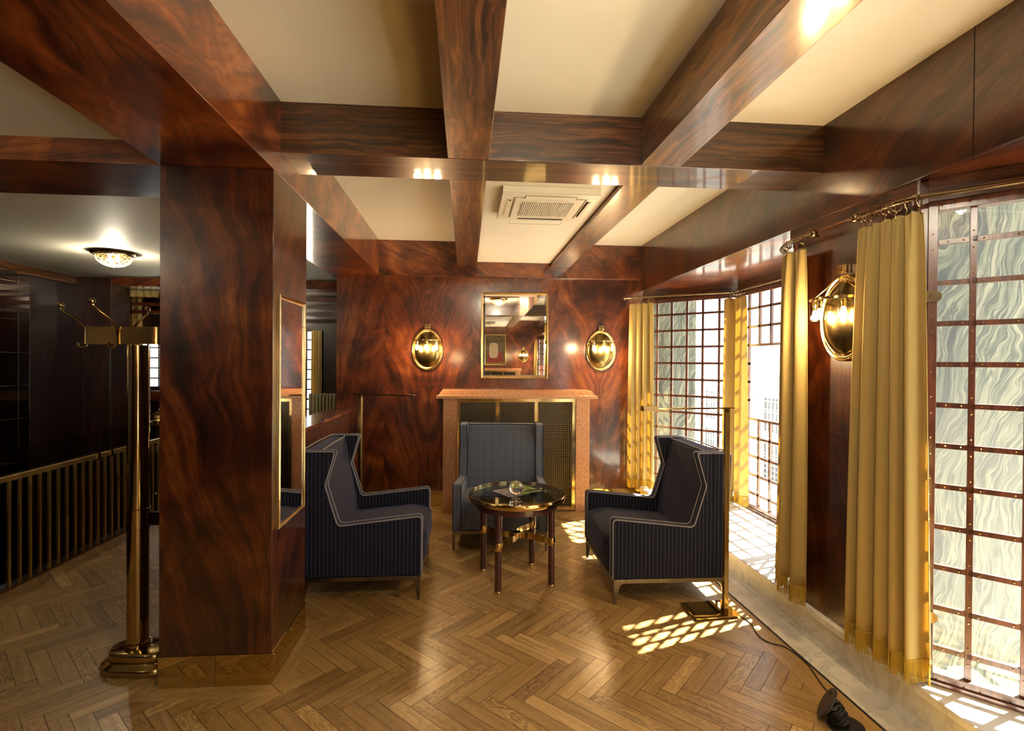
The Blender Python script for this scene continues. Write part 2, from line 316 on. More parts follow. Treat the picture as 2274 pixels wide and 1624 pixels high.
# ------------------------------------------------------------------ mesh builder
class MB:
    def __init__(s): s.v = []; s.f = []; s.tone = []
    def add(s, vs, fs):
        b = len(s.v); s.v += [tuple(x) for x in vs]; s.f += [tuple(i + b for i in f) for f in fs]; return s
    def box(s, x0, x1, y0, y1, z0, z1):
        x0, x1 = min(x0, x1), max(x0, x1); y0, y1 = min(y0, y1), max(y0, y1); z0, z1 = min(z0, z1), max(z0, z1)
        v = [(x0, y0, z0), (x1, y0, z0), (x1, y1, z0), (x0, y1, z0), (x0, y0, z1), (x1, y0, z1), (x1, y1, z1), (x0, y1, z1)]
        return s.add(v, [(0, 3, 2, 1), (4, 5, 6, 7), (0, 1, 5, 4), (1, 2, 6, 5), (2, 3, 7, 6), (3, 0, 4, 7)])
    def bar(s, p0, p1, w, h, up=(0, 0, 1)):
        """square bar from p0 to p1: w across, h along up"""
        p0, p1 = Vector(p0), Vector(p1); d = (p1 - p0).normalized(); u = Vector(up); sd = d.cross(u)
        if sd.length < 1e-5: sd = d.cross(Vector((0, 1, 0)))
        sd.normalize(); u = sd.cross(d).normalized(); a = sd * (w / 2); b = u * (h / 2)
        v = [p0 - a - b, p0 + a - b, p0 + a + b, p0 - a + b, p1 - a - b, p1 + a - b, p1 + a + b, p1 - a + b]
        return s.add(v, [(0, 1, 2, 3), (7, 6, 5, 4), (0, 4, 5, 1), (1, 5, 6, 2), (2, 6, 7, 3), (3, 7, 4, 0)])
    def prism(s, poly, h0, h1, plane='xy'):
        """polygon (2D) extruded between h0 and h1 along the third axis"""
        def P(a, b, h): return {'xy': (a, b, h), 'yz': (h, a, b), 'xz': (a, h, b)}[plane]
        n = len(poly); v = [P(a, b, h0) for a, b in poly] + [P(a, b, h1) for a, b in poly]
        return s.add(v, [tuple(range(n))[::-1], tuple(range(n, 2 * n))] + [(i, (i + 1) % n, n + (i + 1) % n, n + i) for i in range(n)])
    def tube(s, path, r, n=8, closed=False, caps=True, radii=None):
        pts = [Vector(p) for p in path]; m = len(pts); rings = []; prev = None
        for i, p in enumerate(pts):
            a = pts[(i - 1) % m] if (closed or i > 0) else p; b = pts[(i + 1) % m] if (closed or i < m - 1) else p
            t = (b - a).normalized()
            if prev is None:
                u = t.cross(Vector((0, 0, 1)));
                if u.length < 1e-3: u = t.cross(Vector((1, 0, 0)))
            else: u = prev - t * prev.dot(t)
            u.normalize(); prev = u; w_ = t.cross(u); rr = radii[i] if radii else r
            rings.append([p + (u * math.cos(2 * PI * k / n) + w_ * math.sin(2 * PI * k / n)) * rr for k in range(n)])
        v = [q for ring in rings for q in ring]; f = []
        for i in range(m if closed else m - 1):
            j = (i + 1) % m
            f += [(i * n + k, i * n + (k + 1) % n, j * n + (k + 1) % n, j * n + k) for k in range(n)]
        if caps and not closed: f += [tuple(range(n))[::-1], tuple(range((m - 1) * n, m * n))]
        return s.add(v, f)
    def cyl(s, p0, p1, r, n=24, r1=None):
        return s.tube([p0, p1], r, n, radii=[r, r if r1 is None else r1])
    def lathe(s, prof, c=(0, 0, 0), n=32, sx=1.0, sy=1.0, axis='z'):
        """profile of (radius, height); axis z, or -y (height towards -y)"""
        v = []; f = []; m = len(prof)
        for r, h in prof:
            for k in range(n):
                a = 2 * PI * k / n; x, y = r * math.cos(a) * sx, r * math.sin(a) * sy
                v.append((c[0] + x, c[1] + y, c[2] + h) if axis == 'z' else (c[0] + x, c[1] - h, c[2] + y))
        for i in range(m - 1):
            for k in range(n):
                q = (i * n + k, i * n + (k + 1) % n, (i + 1) * n + (k + 1) % n, (i + 1) * n + k)
                f.append(q if axis == 'z' else q[::-1])
        e0 = tuple(range(n))[::-1]; e1 = tuple(range((m - 1) * n, m * n))
        if prof[0][0] > 1e-6: f.append(e0 if axis == 'z' else e0[::-1])
        if prof[-1][0] > 1e-6: f.append(e1 if axis == 'z' else e1[::-1])
        return s.add(v, f)
    def sphere(s, c, r, n=16, m=10, sz=1.0):
        return s.lathe([(max(1e-5, r * math.sin(PI * i / m)), -r * sz * math.cos(PI * i / m)) for i in range(m + 1)], c, n)
    def build(s, name, material, parent=None, smooth=True, bevel=0.0, uv=None, seg=2, angle=32):
        me = bpy.data.meshes.new(name); me.from_pydata(s.v, [], s.f); me.validate()
        bm = bmesh.new(); bm.from_mesh(me); bmesh.ops.recalc_face_normals(bm, faces=bm.faces)
        if uv == 'box':
            L = bm.loops.layers.uv.new('UVMap')
            for f in bm.faces:
                nn = f.normal; ax = max(range(3), key=lambda i: abs(nn[i]) * (1.0 if i != 2 else 0.95))
                for l in f.loops:
                    c = l.vert.co; l[L].uv = ((c.y, c.z), (c.x, c.z), (c.x, c.y))[ax]
        bm.to_mesh(me); bm.free()
        if smooth:
            me.polygons.foreach_set('use_smooth', [True] * len(me.polygons)); me.set_sharp_from_angle(angle=R(angle))
        me.materials.append(M[material] if isinstance(material, str) else material)
        o = bpy.data.objects.new(name, me); COL.objects.link(o)
        if parent is not None: o.parent = parent
        if bevel:
            b = o.modifiers.new('bevel', 'BEVEL'); b.width = bevel; b.segments = seg; b.limit_method = 'ANGLE'; b.angle_limit = R(40); b.harden_normals = True
        return o

def tag(o, label, cat, group=None, kind=None):
    if label: o['label'] = label
    if cat: o['category'] = cat
    if group: o['group'] = group
    if kind: o['kind'] = kind
    return o
def thing(name, label, cat, loc=(0, 0, 0), rz=0.0, group=None):
    o = bpy.data.objects.new(name, None); COL.objects.link(o); o.empty_display_size = 0.1
    o.location = loc; o.rotation_euler = (0, 0, rz); return tag(o, label, cat, group)
def struct(name, mb, material, label, cat, **k):
    return tag(mb.build(name, material, None, **k), label, cat, None, 'structure')
def copy_tree(o, parent=None):
    c = o.copy(); COL.objects.link(c); c.parent = parent
    for ch in list(o.children): copy_tree(ch, c)
    return c

ZC, ZB, ZI, ZH = 2.92, 2.542, 2.662, 2.415      # ceiling, big beam, cross beams, window header
YW, XR, YBK = 5.66, 1.99, -6.0
# ================================================================== FLOOR
def floor_build():
    Lp, Wp = 0.3946, 0.0746; O = Vector((0.441, 2.426)); s2 = math.sqrt(.5)
    a = Vector((s2, s2)); b = Vector((s2, -s2)); g = 0.0012
    V = []; F = []; UVs = []; T = []
    def clip(poly, fn):
        out = []
        for i in range(len(poly)):
            p, q = poly[i], poly[(i + 1) % len(poly)]; dp, dq = fn(p), fn(q)
            if dp >= 0: out.append(p)
            if dp * dq < 0: t = dp / (dp - dq); out.append((p[0] + (q[0] - p[0]) * t, p[1] + (q[1] - p[1]) * t, p[2] + (q[2] - p[2]) * t, p[3] + (q[3] - p[3]) * t))
        return out
    X0, X1, Y0, Y1 = -3.14, 1.70, YBK, 8.38
    cx0, cx1, cyy0, cyy1 = -1.573, -0.851, 2.49, 3.203       # border round the pillar
    def emit(poly, tone):
        if len(poly) < 3: return
        i = len(V)
        V.extend((p[0], p[1], 0.0) for p in poly); F.append(tuple(range(i, i + len(poly)))); UVs.extend((p[2], p[3]) for p in poly); T.extend([tone] * len(poly))
    def plank(o, d, e, l, wd, tone, keep=True):
        poly = []
        for (u, v) in ((g, g), (l - g, g), (l - g, wd - g), (g, wd - g)):
            p = o + d * u + e * v; poly.append((p.x, p.y, u, v))
        if keep:
            for fn in (lambda p: p[0] - X0, lambda p: X1 - p[0], lambda p: p[1] - Y0, lambda p: Y1 - p[1]):
                poly = clip(poly, fn)
                if len(poly) < 3: return
            c = (sum(p[0] for p in poly) / len(poly), sum(p[1] for p in poly) / len(poly))
            if not (c[0] < cx0 - .35 or c[0] > cx1 + .35 or c[1] < cyy0 - .35 or c[1] > cyy1 + .35):
                # split round the border of the pillar
                parts = [clip(poly, lambda p: cx0 - p[0]), clip(poly, lambda p: p[0] - cx1)]
                mid = clip(clip(poly, lambda p: p[0] - cx0), lambda p: cx1 - p[0])
                if len(mid) >= 3: parts += [clip(mid, lambda p: cyy0 - p[1]), clip(mid, lambda p: p[1] - cyy1)]
                for q in parts: emit(q, tone)
                return
        emit(poly, tone)
    rr = random.Random(11)
    def tone():
        t = min(1, max(0, rr.gauss(0.46, 0.10)))
        if rr.random() < 0.10: t = rr.uniform(0.66, 0.86)
        if rr.random() < 0.10: t = rr.uniform(0.12, 0.26)
        return (t, rr.random(), rr.random() ** 2)
    for j in range(-12, 18):
        for i in range(-48, 20):
            o = O + Vector((i * Wp / s2, j * Lp / s2)) + Vector((0, 0))
            if not (X0 - .6 < o.x < X1 + .6 and Y0 - .6 < o.y < Y1 + .6): continue
            plank(o, a, b, Lp, Wp, tone())                       # rising planks
            plank(o + a * Lp + b * (Wp - Lp), b, a, Lp, Wp, tone())   # falling planks
    def board(x0, x1, y0, y1, along):
        o = Vector((x0, y0)); t = (rr.uniform(.5, .62), rr.random(), .3)
        if along == 'y': plank(o, Vector((0, 1)), Vector((1, 0)), y1 - y0, x1 - x0, t, False)
        else: plank(o, Vector((1, 0)), Vector((0, 1)), x1 - x0, y1 - y0, t, False)
    y = Y0
    while y < YW: board(X1, 1.835, y, min(y + 1.3, YW), 'y'); y += 1.3
    # mitred boards round the pillar
    i0, i1, k0, k1 = -1.478, -0.946, 2.585, 3.108
    for P in (((cx0, cyy0), (cx1, cyy0), (i1, k0), (i0, k0)), ((cx1, cyy0), (cx1, cyy1), (i1, k1), (i1, k0)), ((cx1, cyy1), (cx0, cyy1), (i0, k1), (i1, k1)), ((cx0, cyy1), (cx0, cyy0), (i0, k0), (i0, k1))):
        A, B_ = Vector(P[0]), Vector(P[1]); d = (B_ - A).normalized(); e = Vector((-d.y, d.x)); c = sum((Vector(q) for q in P), Vector((0, 0))) / 4
        emit([(*(Vector(q) + (c - Vector(q)) * 0.006), (Vector(q) - A).dot(d), (Vector(q) - A).dot(e)) for q in P], (rr.uniform(.5, .6), rr.random(), .3))
    me = bpy.data.meshes.new('floor'); me.from_pydata(V, [], F)
    uvl = me.uv_layers.new(name='UVMap'); uvl.data.foreach_set('uv', [x for u in UVs for x in u])
    at = me.attributes.new('tone', 'FLOAT_VECTOR', 'CORNER'); at.data.foreach_set('vector', [x for t in T for x in t])
    # gap bed just below the planks
    me.materials.append(M['parquet'])
    o = bpy.data.objects.new('floor', me); COL.objects.link(o)
    tag(o, 'oak herringbone parquet floor with plain border boards', 'floor', None, 'structure')
    bed = MB().box(X0, 1.84, Y0, Y1, -0.12, -0.0012).build('joints', 'gap', o, smooth=False)
floor_build()
struct('floor_below', MB().box(-7, -3.0, -6, 8.4, -2.1, -2.0), 'void', 'dark stairwell bottom seen through the balusters', 'floor')  # black colour stands for the darkness down in the stairwell

# ================================================================== CEILING AND BEAMS
struct('ceiling', MB().box(-0.96, 2.2, YBK, YW + .1, ZC, ZC + .1), 'plaster', 'cream painted ceiling between the mahogany beams', 'ceiling')
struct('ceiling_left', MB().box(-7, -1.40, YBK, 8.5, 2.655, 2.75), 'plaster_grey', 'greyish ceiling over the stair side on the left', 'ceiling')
struct('ceiling_panel', MB().box(0.115, 0.93, 3.0, 5.6, 2.70, 2.9).box(.115, .93, -6, -1.25, 2.70, 2.9), 'plaster_white', 'white dropped ceiling panel that holds the air conditioner', 'ceiling')
def crack(mb, pts, r=.0012): mb.tube(pts, r, 4)
h = MB(); crack(h, [(.345, 3.80, 2.6995), (.335, 4.02, 2.6995), (.74, 4.02, 2.6995), (.745, 3.80, 2.6995)])
hp = struct('trim_9', h, 'ac_dark', 'thin outline of the access hatch in the white panel', 'hatch line')

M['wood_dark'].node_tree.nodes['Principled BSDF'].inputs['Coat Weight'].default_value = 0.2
bx = struct('ceiling_beam', MB().box(-1.478, -.946, YBK, YW + .2, ZB, ZC + .02), 'flame_by', 'deep figured mahogany beam running over the pillar', 'beam', bevel=.003)
struct('ceiling_beam', MB().box(-.95, 1.97, 2.68, 2.99, ZI, ZC + .01), 'beam_x', 'mahogany cross beam between pillar and window pier', 'beam', bevel=.003)
struct('ceiling_beam', MB().box(-.95, 1.97, -1.22, -.92, ZI, ZC + .01), 'beam_x', 'mahogany cross beam behind the camera seen only in the overmantel mirror', 'beam', bevel=.003)
for nm, x0, x1 in (('left one of two narrow mahogany joists', -.10, .115), ('right one of two narrow mahogany joists, beside the air conditioner', .935, 1.15)):
    for k, (ya, yb, w_) in enumerate(((YBK, -1.221, 'rear bay, seen only in the mirror'), (-.919, 2.679, 'near bay, in front of the cross beam'), (2.991, 5.61, 'far bay, over the armchairs'))):
        struct('ceiling_beam', MB().box(x0, x1, ya, yb, ZI + .001, ZC + .01), 'beam_y', nm + ' in the ' + w_, 'beam', bevel=.003)
struct('wall_header', MB().box(-.95, 1.97, 5.61, YW + .1, ZB - .002, ZC + .01), 'flame_bx', 'mahogany fascia over the fireplace wall', 'fascia', bevel=.003)
struct('wall_header_rear', MB().box(-.95, 1.97, YBK - .1, YBK + .05, ZB - .002, ZC + .01), 'flame_bx', 'mahogany fascia over the rear wall, seen only in the mirror', 'fascia')
struct('ceiling_beam', MB().box(-7, -1.479, 2.585, 3.108, ZB, 2.70), 'flame_bx', 'wide mahogany beam on the stair side, left of the pillar', 'beam', bevel=.003)
struct('ceiling_beam', MB().box(-7, -1.479, -1.33, -.81, ZB, 2.70), 'flame_bx', 'wide mahogany beam on the stair side behind the camera', 'beam')
# window side: header, band, piers, sills, soffits
struct('wall_right_header', MB().box(1.965, 2.0, YBK, YW + .1, ZH, ZC + .01), 'flame_fascia', 'tall figured mahogany fascia above the windows', 'fascia', bevel=.003)
g_ = MB(); g_.box(1.9635, 1.966, 1.843, 1.8455, ZH, ZC)
struct('trim_10', g_, 'void', 'dark upright veneer joint in the fascia above the near window', 'veneer joint', smooth=False)

def poly_slab(pts, z0, z1): return MB().prism(pts, z0, z1, 'xy')
def bay_pts(yf, o=0.0):
    return [(2.04, yf), (2.76 + o, yf - .72 + o * .4), (2.76 + o, yf - 1.97 - o * .4), (2.03, yf - 2.70)]
names = ('far', 'near', 'rear')
for i, yf in enumerate(BAYS):
    p = bay_pts(yf, .03)
    struct('windowsill', poly_slab([(1.962, yf + .0), *p, (1.962, yf - 2.70)], .172, .21), 'marble', 'pale marble sill of the %s window bay' % names[i], 'windowsill', bevel=.008)
    struct('ceiling_soffit', poly_slab([(2.0005, yf + .02), (2.06, yf + .02), (2.86, yf - .70), (2.86, yf - 2.0), (2.05, yf - 2.72), (2.0005, yf - 2.72)], ZH, ZH + .2), 'beam_y' if 0 else 'flame_by', 'glossy mahogany soffit of the %s window bay' % names[i], 'soffit')
    # outer apron below the sill
    struct('wall_bay', poly_slab([(1.99, yf + .02), *bay_pts(yf, .05), (1.99, yf - 2.72)], -1.0, .171), 'stone', 'stone apron under the %s window bay' % names[i], 'apron')
def pier(y0, y1, label, st=.21):
    struct('wall_right', MB().box(XR, 2.06, y0, y1, st, ZH), 'flame_y', label, 'wall')
pier(2.12, 2.965, 'dark mahogany pier with the brass sconce between the curtains')
pier(-3.24, -.60, 'dark mahogany pier behind the camera')
pier(5.665, 5.95, 'mahogany wall end beside the far window bay')
pier(-6.1, -5.945, 'mahogany wall end in the rear corner')
struct('trim_1', MB().box(1.975, XR + .002, 2.10, 2.98, 2.352, ZH + .001), 'beam_y', 'mahogany rail moulding above the window pier', 'moulding', bevel=.003)
mb = MB()
for a, b in ((2.965, 2.97), (2.11, 2.12)): pass
mb.box(1.985, 2.2, YBK, YW, -.1, .172)
struct('trim_2', mb, 'marble', 'grey veined marble riser below the windows', 'marble plinth')
mb = MB()
for a, b in ((2.10, 2.975), (-3.25, -.59)): mb.box(1.962, 1.995, a, b, .172, .21)
struct('trim_3', mb, 'marble', 'thin marble ledge at the foot of the window pier', 'marble ledge', bevel=.006)
struct('trim_4', MB().prism([(1.845, -.05), (1.845, .004), (1.95, .012), (1.97, .022), (1.984, .05), (1.984, -.05)], YBK, 5.655, 'xz'), 'marble', 'coved marble kerb strip along the parquet edge', 'marble kerb')
struct('trim_5', MB().box(1.836, 1.8445, YBK, YW, -.02, .0005), 'void', 'dark ragged joint between parquet and marble kerb', 'floor joint', smooth=False)

# ================================================================== WALLS
struct('wall_back', MB().box(-1.40, 2.06, YW, YW + .22, 0, ZB), 'flame_x', 'book-matched flame mahogany wall behind the fireplace', 'wall')
struct('wall_rear', MB().box(-7, 2.2, YBK - .2, YBK, -2.1, 3.0), 'flame_x', 'flame mahogany wall behind the camera, seen only in the mirror', 'wall')
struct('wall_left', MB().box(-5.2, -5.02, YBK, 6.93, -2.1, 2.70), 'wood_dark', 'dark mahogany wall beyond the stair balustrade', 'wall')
struct('wall_left_pillar', MB().box(-5.2, -4.56, 6.93, 7.3, -2.1, 2.70), 'wood_corner', 'glossy dark mahogany pillar at the corner of the stairwell', 'pillar', bevel=.003)
struct('ceiling_beam', MB().box(-4.559, -1.41, 6.93, 7.2, 2.55, 2.70), 'flame_bx', 'low dark beam across the far end of the stair side', 'beam')
struct('trim_6', MB().box(-5.02, -4.98, YBK, 6.93, 2.56, 2.655), 'beam_y', 'mahogany cornice along the stair wall', 'cornice', bevel=.003)
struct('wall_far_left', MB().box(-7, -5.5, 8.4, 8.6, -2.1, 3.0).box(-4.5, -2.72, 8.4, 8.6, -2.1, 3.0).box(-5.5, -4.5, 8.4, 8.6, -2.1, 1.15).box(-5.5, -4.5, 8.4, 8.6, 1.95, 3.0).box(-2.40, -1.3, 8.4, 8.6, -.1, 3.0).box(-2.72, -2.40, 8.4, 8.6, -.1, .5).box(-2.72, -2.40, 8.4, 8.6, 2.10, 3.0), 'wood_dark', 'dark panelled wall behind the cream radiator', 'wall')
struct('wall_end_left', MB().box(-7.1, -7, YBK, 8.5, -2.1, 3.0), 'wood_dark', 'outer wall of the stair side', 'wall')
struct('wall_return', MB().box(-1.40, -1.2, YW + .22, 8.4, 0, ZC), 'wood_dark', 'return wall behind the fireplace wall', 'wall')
hz = MB()
for k, z in enumerate((2.50, 2.40, 2.30)): hz.box(-6.9, -1.41, 7.55 + .12 * k, 7.62 + .12 * k, z - .03, z + .02)
struct('trim_7', hz, 'flame_bx', 'stack of thin mahogany rails high over the stair end', 'mahogany rails')

# partition under the big beam
pt = thing('partition', 'low mahogany partition with polished cap behind the left armchair', 'partition', (-1.36, 4.4, 0))
pt['kind'] = 'structure'
MB().box(-.10, .10, -1.28, 1.255, 0, 1.045).build('panel', 'wood_z', pt)
MB().box(-.125, .125, -1.28, 1.255, 1.046, 1.078).build('cap', 'flame_by', pt, bevel=.004)

# pillar
def pillar(y0, y1, label, mirror=True):
    p = thing('pillar', label, 'pillar', (-1.212, (y0 + y1) / 2, 0)); p['kind'] = 'structure'
    hx, hy = .266, (y1 - y0) / 2
    MB().box(-hx, hx, -hy, hy, .153, ZB - .0015).build('shaft', 'flame_col', p, bevel=.0025)
    s = MB().box(-hx - .003, hx + .003, -hy - .003, hy + .003, 0, .153)
    for q in (-hx + .02, -.08, -.015, .02, .13, hx - .02):
        for z in (.018, .137): s.sphere((q, -hy - .004, z), .0028, 8, 5)
    for q in (-hy + .02, 0, hy - .02):
        for z in (.018, .137): s.sphere((hx + .004, q, z), .0028, 8, 5)
    sk = s.build('skirting', 'brass_mirror', p)
    sk['label'] = 'polished brass skirting mirroring the parquet'
    MB().box(-.0008, .0008, -hy - .0036, -hy, 0, .153).build('joint', 'void', sk, smooth=False)
    return p
pl_ = pillar(2.585, 3.108, 'square flame mahogany pillar with brass foot, left of the armchairs')
# the shaft carries its own coordinates: shift the figure to the middle of the face
pillar(-1.33, -.81, 'matching mahogany pillar behind the camera')

# wall skirtings
mb = MB().box(-1.26, -.235, YW - .006, YW, 0, .176)
struct('baseboard_back', mb, 'brass_mirror', 'brass skirting of the fireplace wall left of the hearth', 'skirting')
struct('baseboard_back', MB().box(1.335, 1.975, YW - .006, YW, 0, .176), 'brass_mirror', 'brass skirting right of the fireplace', 'skirting')
struct('baseboard_right', MB().box(1.978, 1.984, 4.75, YW - .006, .052, .171), 'brass_mirror', 'brass clad riser in the corner by the far curtain', 'skirting')

# ================================================================== WINDOWS
WZ = [2.137 - .1775 * k for k in range(11)]
win_no = [0]
def window(p0, p1, s_bars, label, z_bars=WZ, z0=.21, z1=2.312, studs=True, big=None, jamb=0):
    """one lattice window between floor points p0, p1 (seen from inside, left to right)"""
    win_no[0] += 1
    p0, p1 = Vector((*p0, 0)), Vector((*p1, 0)); L = (p1 - p0).length; d = (p1 - p0).normalized(); inn = Vector((d.y, -d.x, 0))
    if inn.x > 0: inn = -inn
    o = bpy.data.objects.new('window_%d' % win_no[0], None); COL.objects.link(o); o.location = p0 + Vector((0, 0, z0))
    o.rotation_euler = (0, 0, math.atan2(d.y, d.x)); tag(o, label, 'window', None, 'structure')
    sg = 1 if Vector((-d.y, d.x, 0)).dot(inn) > 0 else -1      # local +y or -y faces the room
    H = z1 - z0; fw = .034
    f = MB(); f.box(0, fw, -.03, .03, 0, H).box(L - fw, L, -.03, .03, 0, H).box(fw, L - fw, -.03, .03, 0, .05).box(fw, L - fw, -.03, .03, H - .04, H)
    f.box(0, L, .03 * sg, .042 * sg, 0, .02)
    if jamb < 0: f.box(-.06, 0, -.02, .02, 0, ZH - z0 - .001)
    if jamb > 0: f.box(L, L + .06, -.02, .02, 0, ZH - z0 - .001)
    f.build('frame', 'window_wood', o, bevel=.002)
    up = MB().box(0, L, -.035, .035, H + .0, ZH - z0 - .001).box(0, L, .03 * sg, .045 * sg, H + .03, H + .045)
    up.build('head', 'beam_x', o)
    g = MB(); hb = MB(); st = MB(); bw = .023
    zz = [z - z0 for z in z_bars if z0 + .08 < z < z1 - .05]; ss = [s for s in s_bars if .06 < s < L - .06]
    zones = big or []
    def in_big(s, z): return any(a < s < b and c < z + z0 < e for a, b, c, e in zones)
    edges = [.05] + sorted(zz) + [H - .04]
    for s in ss:
        for a, b in zip(edges[:-1], edges[1:]):
            if not in_big(s, (a + b) / 2): g.box(s - bw / 2, s + bw / 2, -.011, .011, a - .013, b + .013)
    se = [fw] + ss + [L - fw]
    for z in zz:
        for a, b in zip(se[:-1], se[1:]):
            if in_big((a + b) / 2, z): continue
            hb.box(a + (bw / 2 if a > fw else 0), b - (bw / 2 if b < L - fw else 0), -.0095, .0095, z - bw / 2, z + bw / 2)
            if studs:
                for t in (a + .032, b - .032): st.sphere((t, sg * .010, z), .0042, 6, 4)
    if g.v: g.build('upright_bars', 'window_wood', o, bevel=.0015)
    if hb.v: hb.build('cross_bars', 'window_wood', o, bevel=.0015)
    if studs:
        for s in [fw / 2] + ss + [L - fw / 2]:
            y_ = .0305 if s in (fw / 2, L - fw / 2) else .0115
            for z in zz:
                for dz in (-.035, .035):
                    if not in_big(s, z + dz): st.sphere((s, sg * y_, z + dz), .0042, 6, 4)
        for s in [(a + b) / 2 for a, b in zip(se[:-1], se[1:])]:
            for t in (-.045, .045): st.sphere((s + t, sg * .0305, .025), .0048, 6, 4); st.sphere((s + t, sg * .0305, H - .02), .0048, 6, 4)
        st.build('brass_studs', 'brass', o)
    pn = MB().box(fw, L - fw, -.003, .003, .05, H - .04); pn.build('pane', 'pane', o, smooth=False)
    return o, sg
fa = [.148 + .168 * k for k in range(6)]
fb = [.179 * k for k in range(1, 7)]
for i, yf in enumerate(BAYS):
    P = bay_pts(yf); n_ = names[i]; st = i < 2
    window(P[0], P[1], fa, ('lattice window at the left of the far bay, marble pillar behind it', 'large riveted lattice window at the right edge of the picture', 'left lattice window of the rear bay')[i], studs=st, jamb=-1)
    big = [(.179, 1.07, 1.082, 1.7795)] if i == 0 else None
    window(P[1], P[2], fb, ('front lattice window of the far bay with a clear middle pane', 'front lattice window of the near bay', 'front lattice window of the rear bay')[i], studs=st, big=big)
    window(P[2], P[3], fa, ('lattice window of the far bay behind the pier curtain', 'closing lattice window of the near bay', 'closing lattice window of the rear bay')[i], studs=False, jamb=1)
# brass hinges on the near window
wn = bpy.data.objects['window_4']
for z, nm in ((1.90, 'upper'), (.50, 'lower')):
    hg = MB().prism([(-.03, -.024), (.012, -.024), (.026, -.010), (.026, .010), (.012, .024), (-.03, .024)], -.036, -.0305, 'xz')
    for v_ in range(len(hg.v)): hg.v[v_] = (hg.v[v_][0] + .022, hg.v[v_][1], hg.v[v_][2] + z - .21)
    hg.sphere((.012, -.037, z - .21), .005, 8, 5); hg.build('hinge', 'brass_dark', wn)

# ================================================================== OUTSIDE
struct('exterior_pillar', MB().box(2.12, 2.78, 5.95, 6.4, -1, 6), 'cipollino', 'green veined marble column outside the far window', 'marble column', bevel=.02)
struct('exterior_pillar', MB().box(2.25, 3.0, 2.42, 2.80, -1, 6), 'cipollino', 'green veined marble column outside the near window', 'marble column', bevel=.02)
struct('exterior_ledge', MB().box(2.8, 3.6, -6, 9, -.6, -.35), 'stone_dark', 'pale stone ledge outside the windows', 'ledge')
struct('exterior_cornice', MB().box(2.26, 3.06, -6, 9, 2.62, 3.0), 'stone', 'projecting stone cornice over the window bays outside', 'cornice')
struct('exterior_street', MB().box(-20, 60, -60, 90, -5.4, -5.2), 'stone', 'bright street below the windows', 'street')
fc = thing('building', 'pale stucco building across the street with small paned windows', 'building', (14.5, 26, -5.2))
Mfb = MB().box(0, 8, -22, 22, 0, 7.6); Mfb.build('wall', 'stucco', fc)
cr_ = MB()
for z, dd in ((6.75, .25), (7.35, .5), (7.5, .7)): cr_.box(-dd, 0, -22, 22, z, z + .16)
for z in (1.0, 1.5, 2.0, 2.5, 3.0, 3.5, 4.0, 4.5, 5.0, 5.5, 6.0): cr_.box(-.06, 0, -22, 22, z, z + .05)
cr_.build('courses', 'stone', fc)
for y in range(-18, 21, 3):
    for z0_, z1_ in ((1.2, 3.0), (3.6, 5.2)):
        fr = MB().box(-.14, 0, y - .75, y + .75, z0_ - .15, z0_).box(-.14, 0, y - .75, y + .75, z1_, z1_ + .15).box(-.14, 0, y - .75, y - .6, z0_, z1_).box(-.14, 0, y + .6, y + .75, z0_, z1_)
        for q in (-.3, 0, .3): fr.box(-.1, 0, y + q - .02, y + q + .02, z0_, z1_)
        for q in (.33, .66): fr.box(-.1, 0, y - .6, y + .6, z0_ + (z1_ - z0_) * q - .02, z0_ + (z1_ - z0_) * q + .02)
        wf = fr.build('window_surround', 'stucco', fc)
        MB().box(-.05, -.01, y - .6, y + .6, z0_, z1_).build('glazing', simple('street_window_glass', (.10, .11, .12), .1) if 'street_window_glass' not in bpy.data.materials else bpy.data.materials['street_window_glass'], wf, smooth=False)

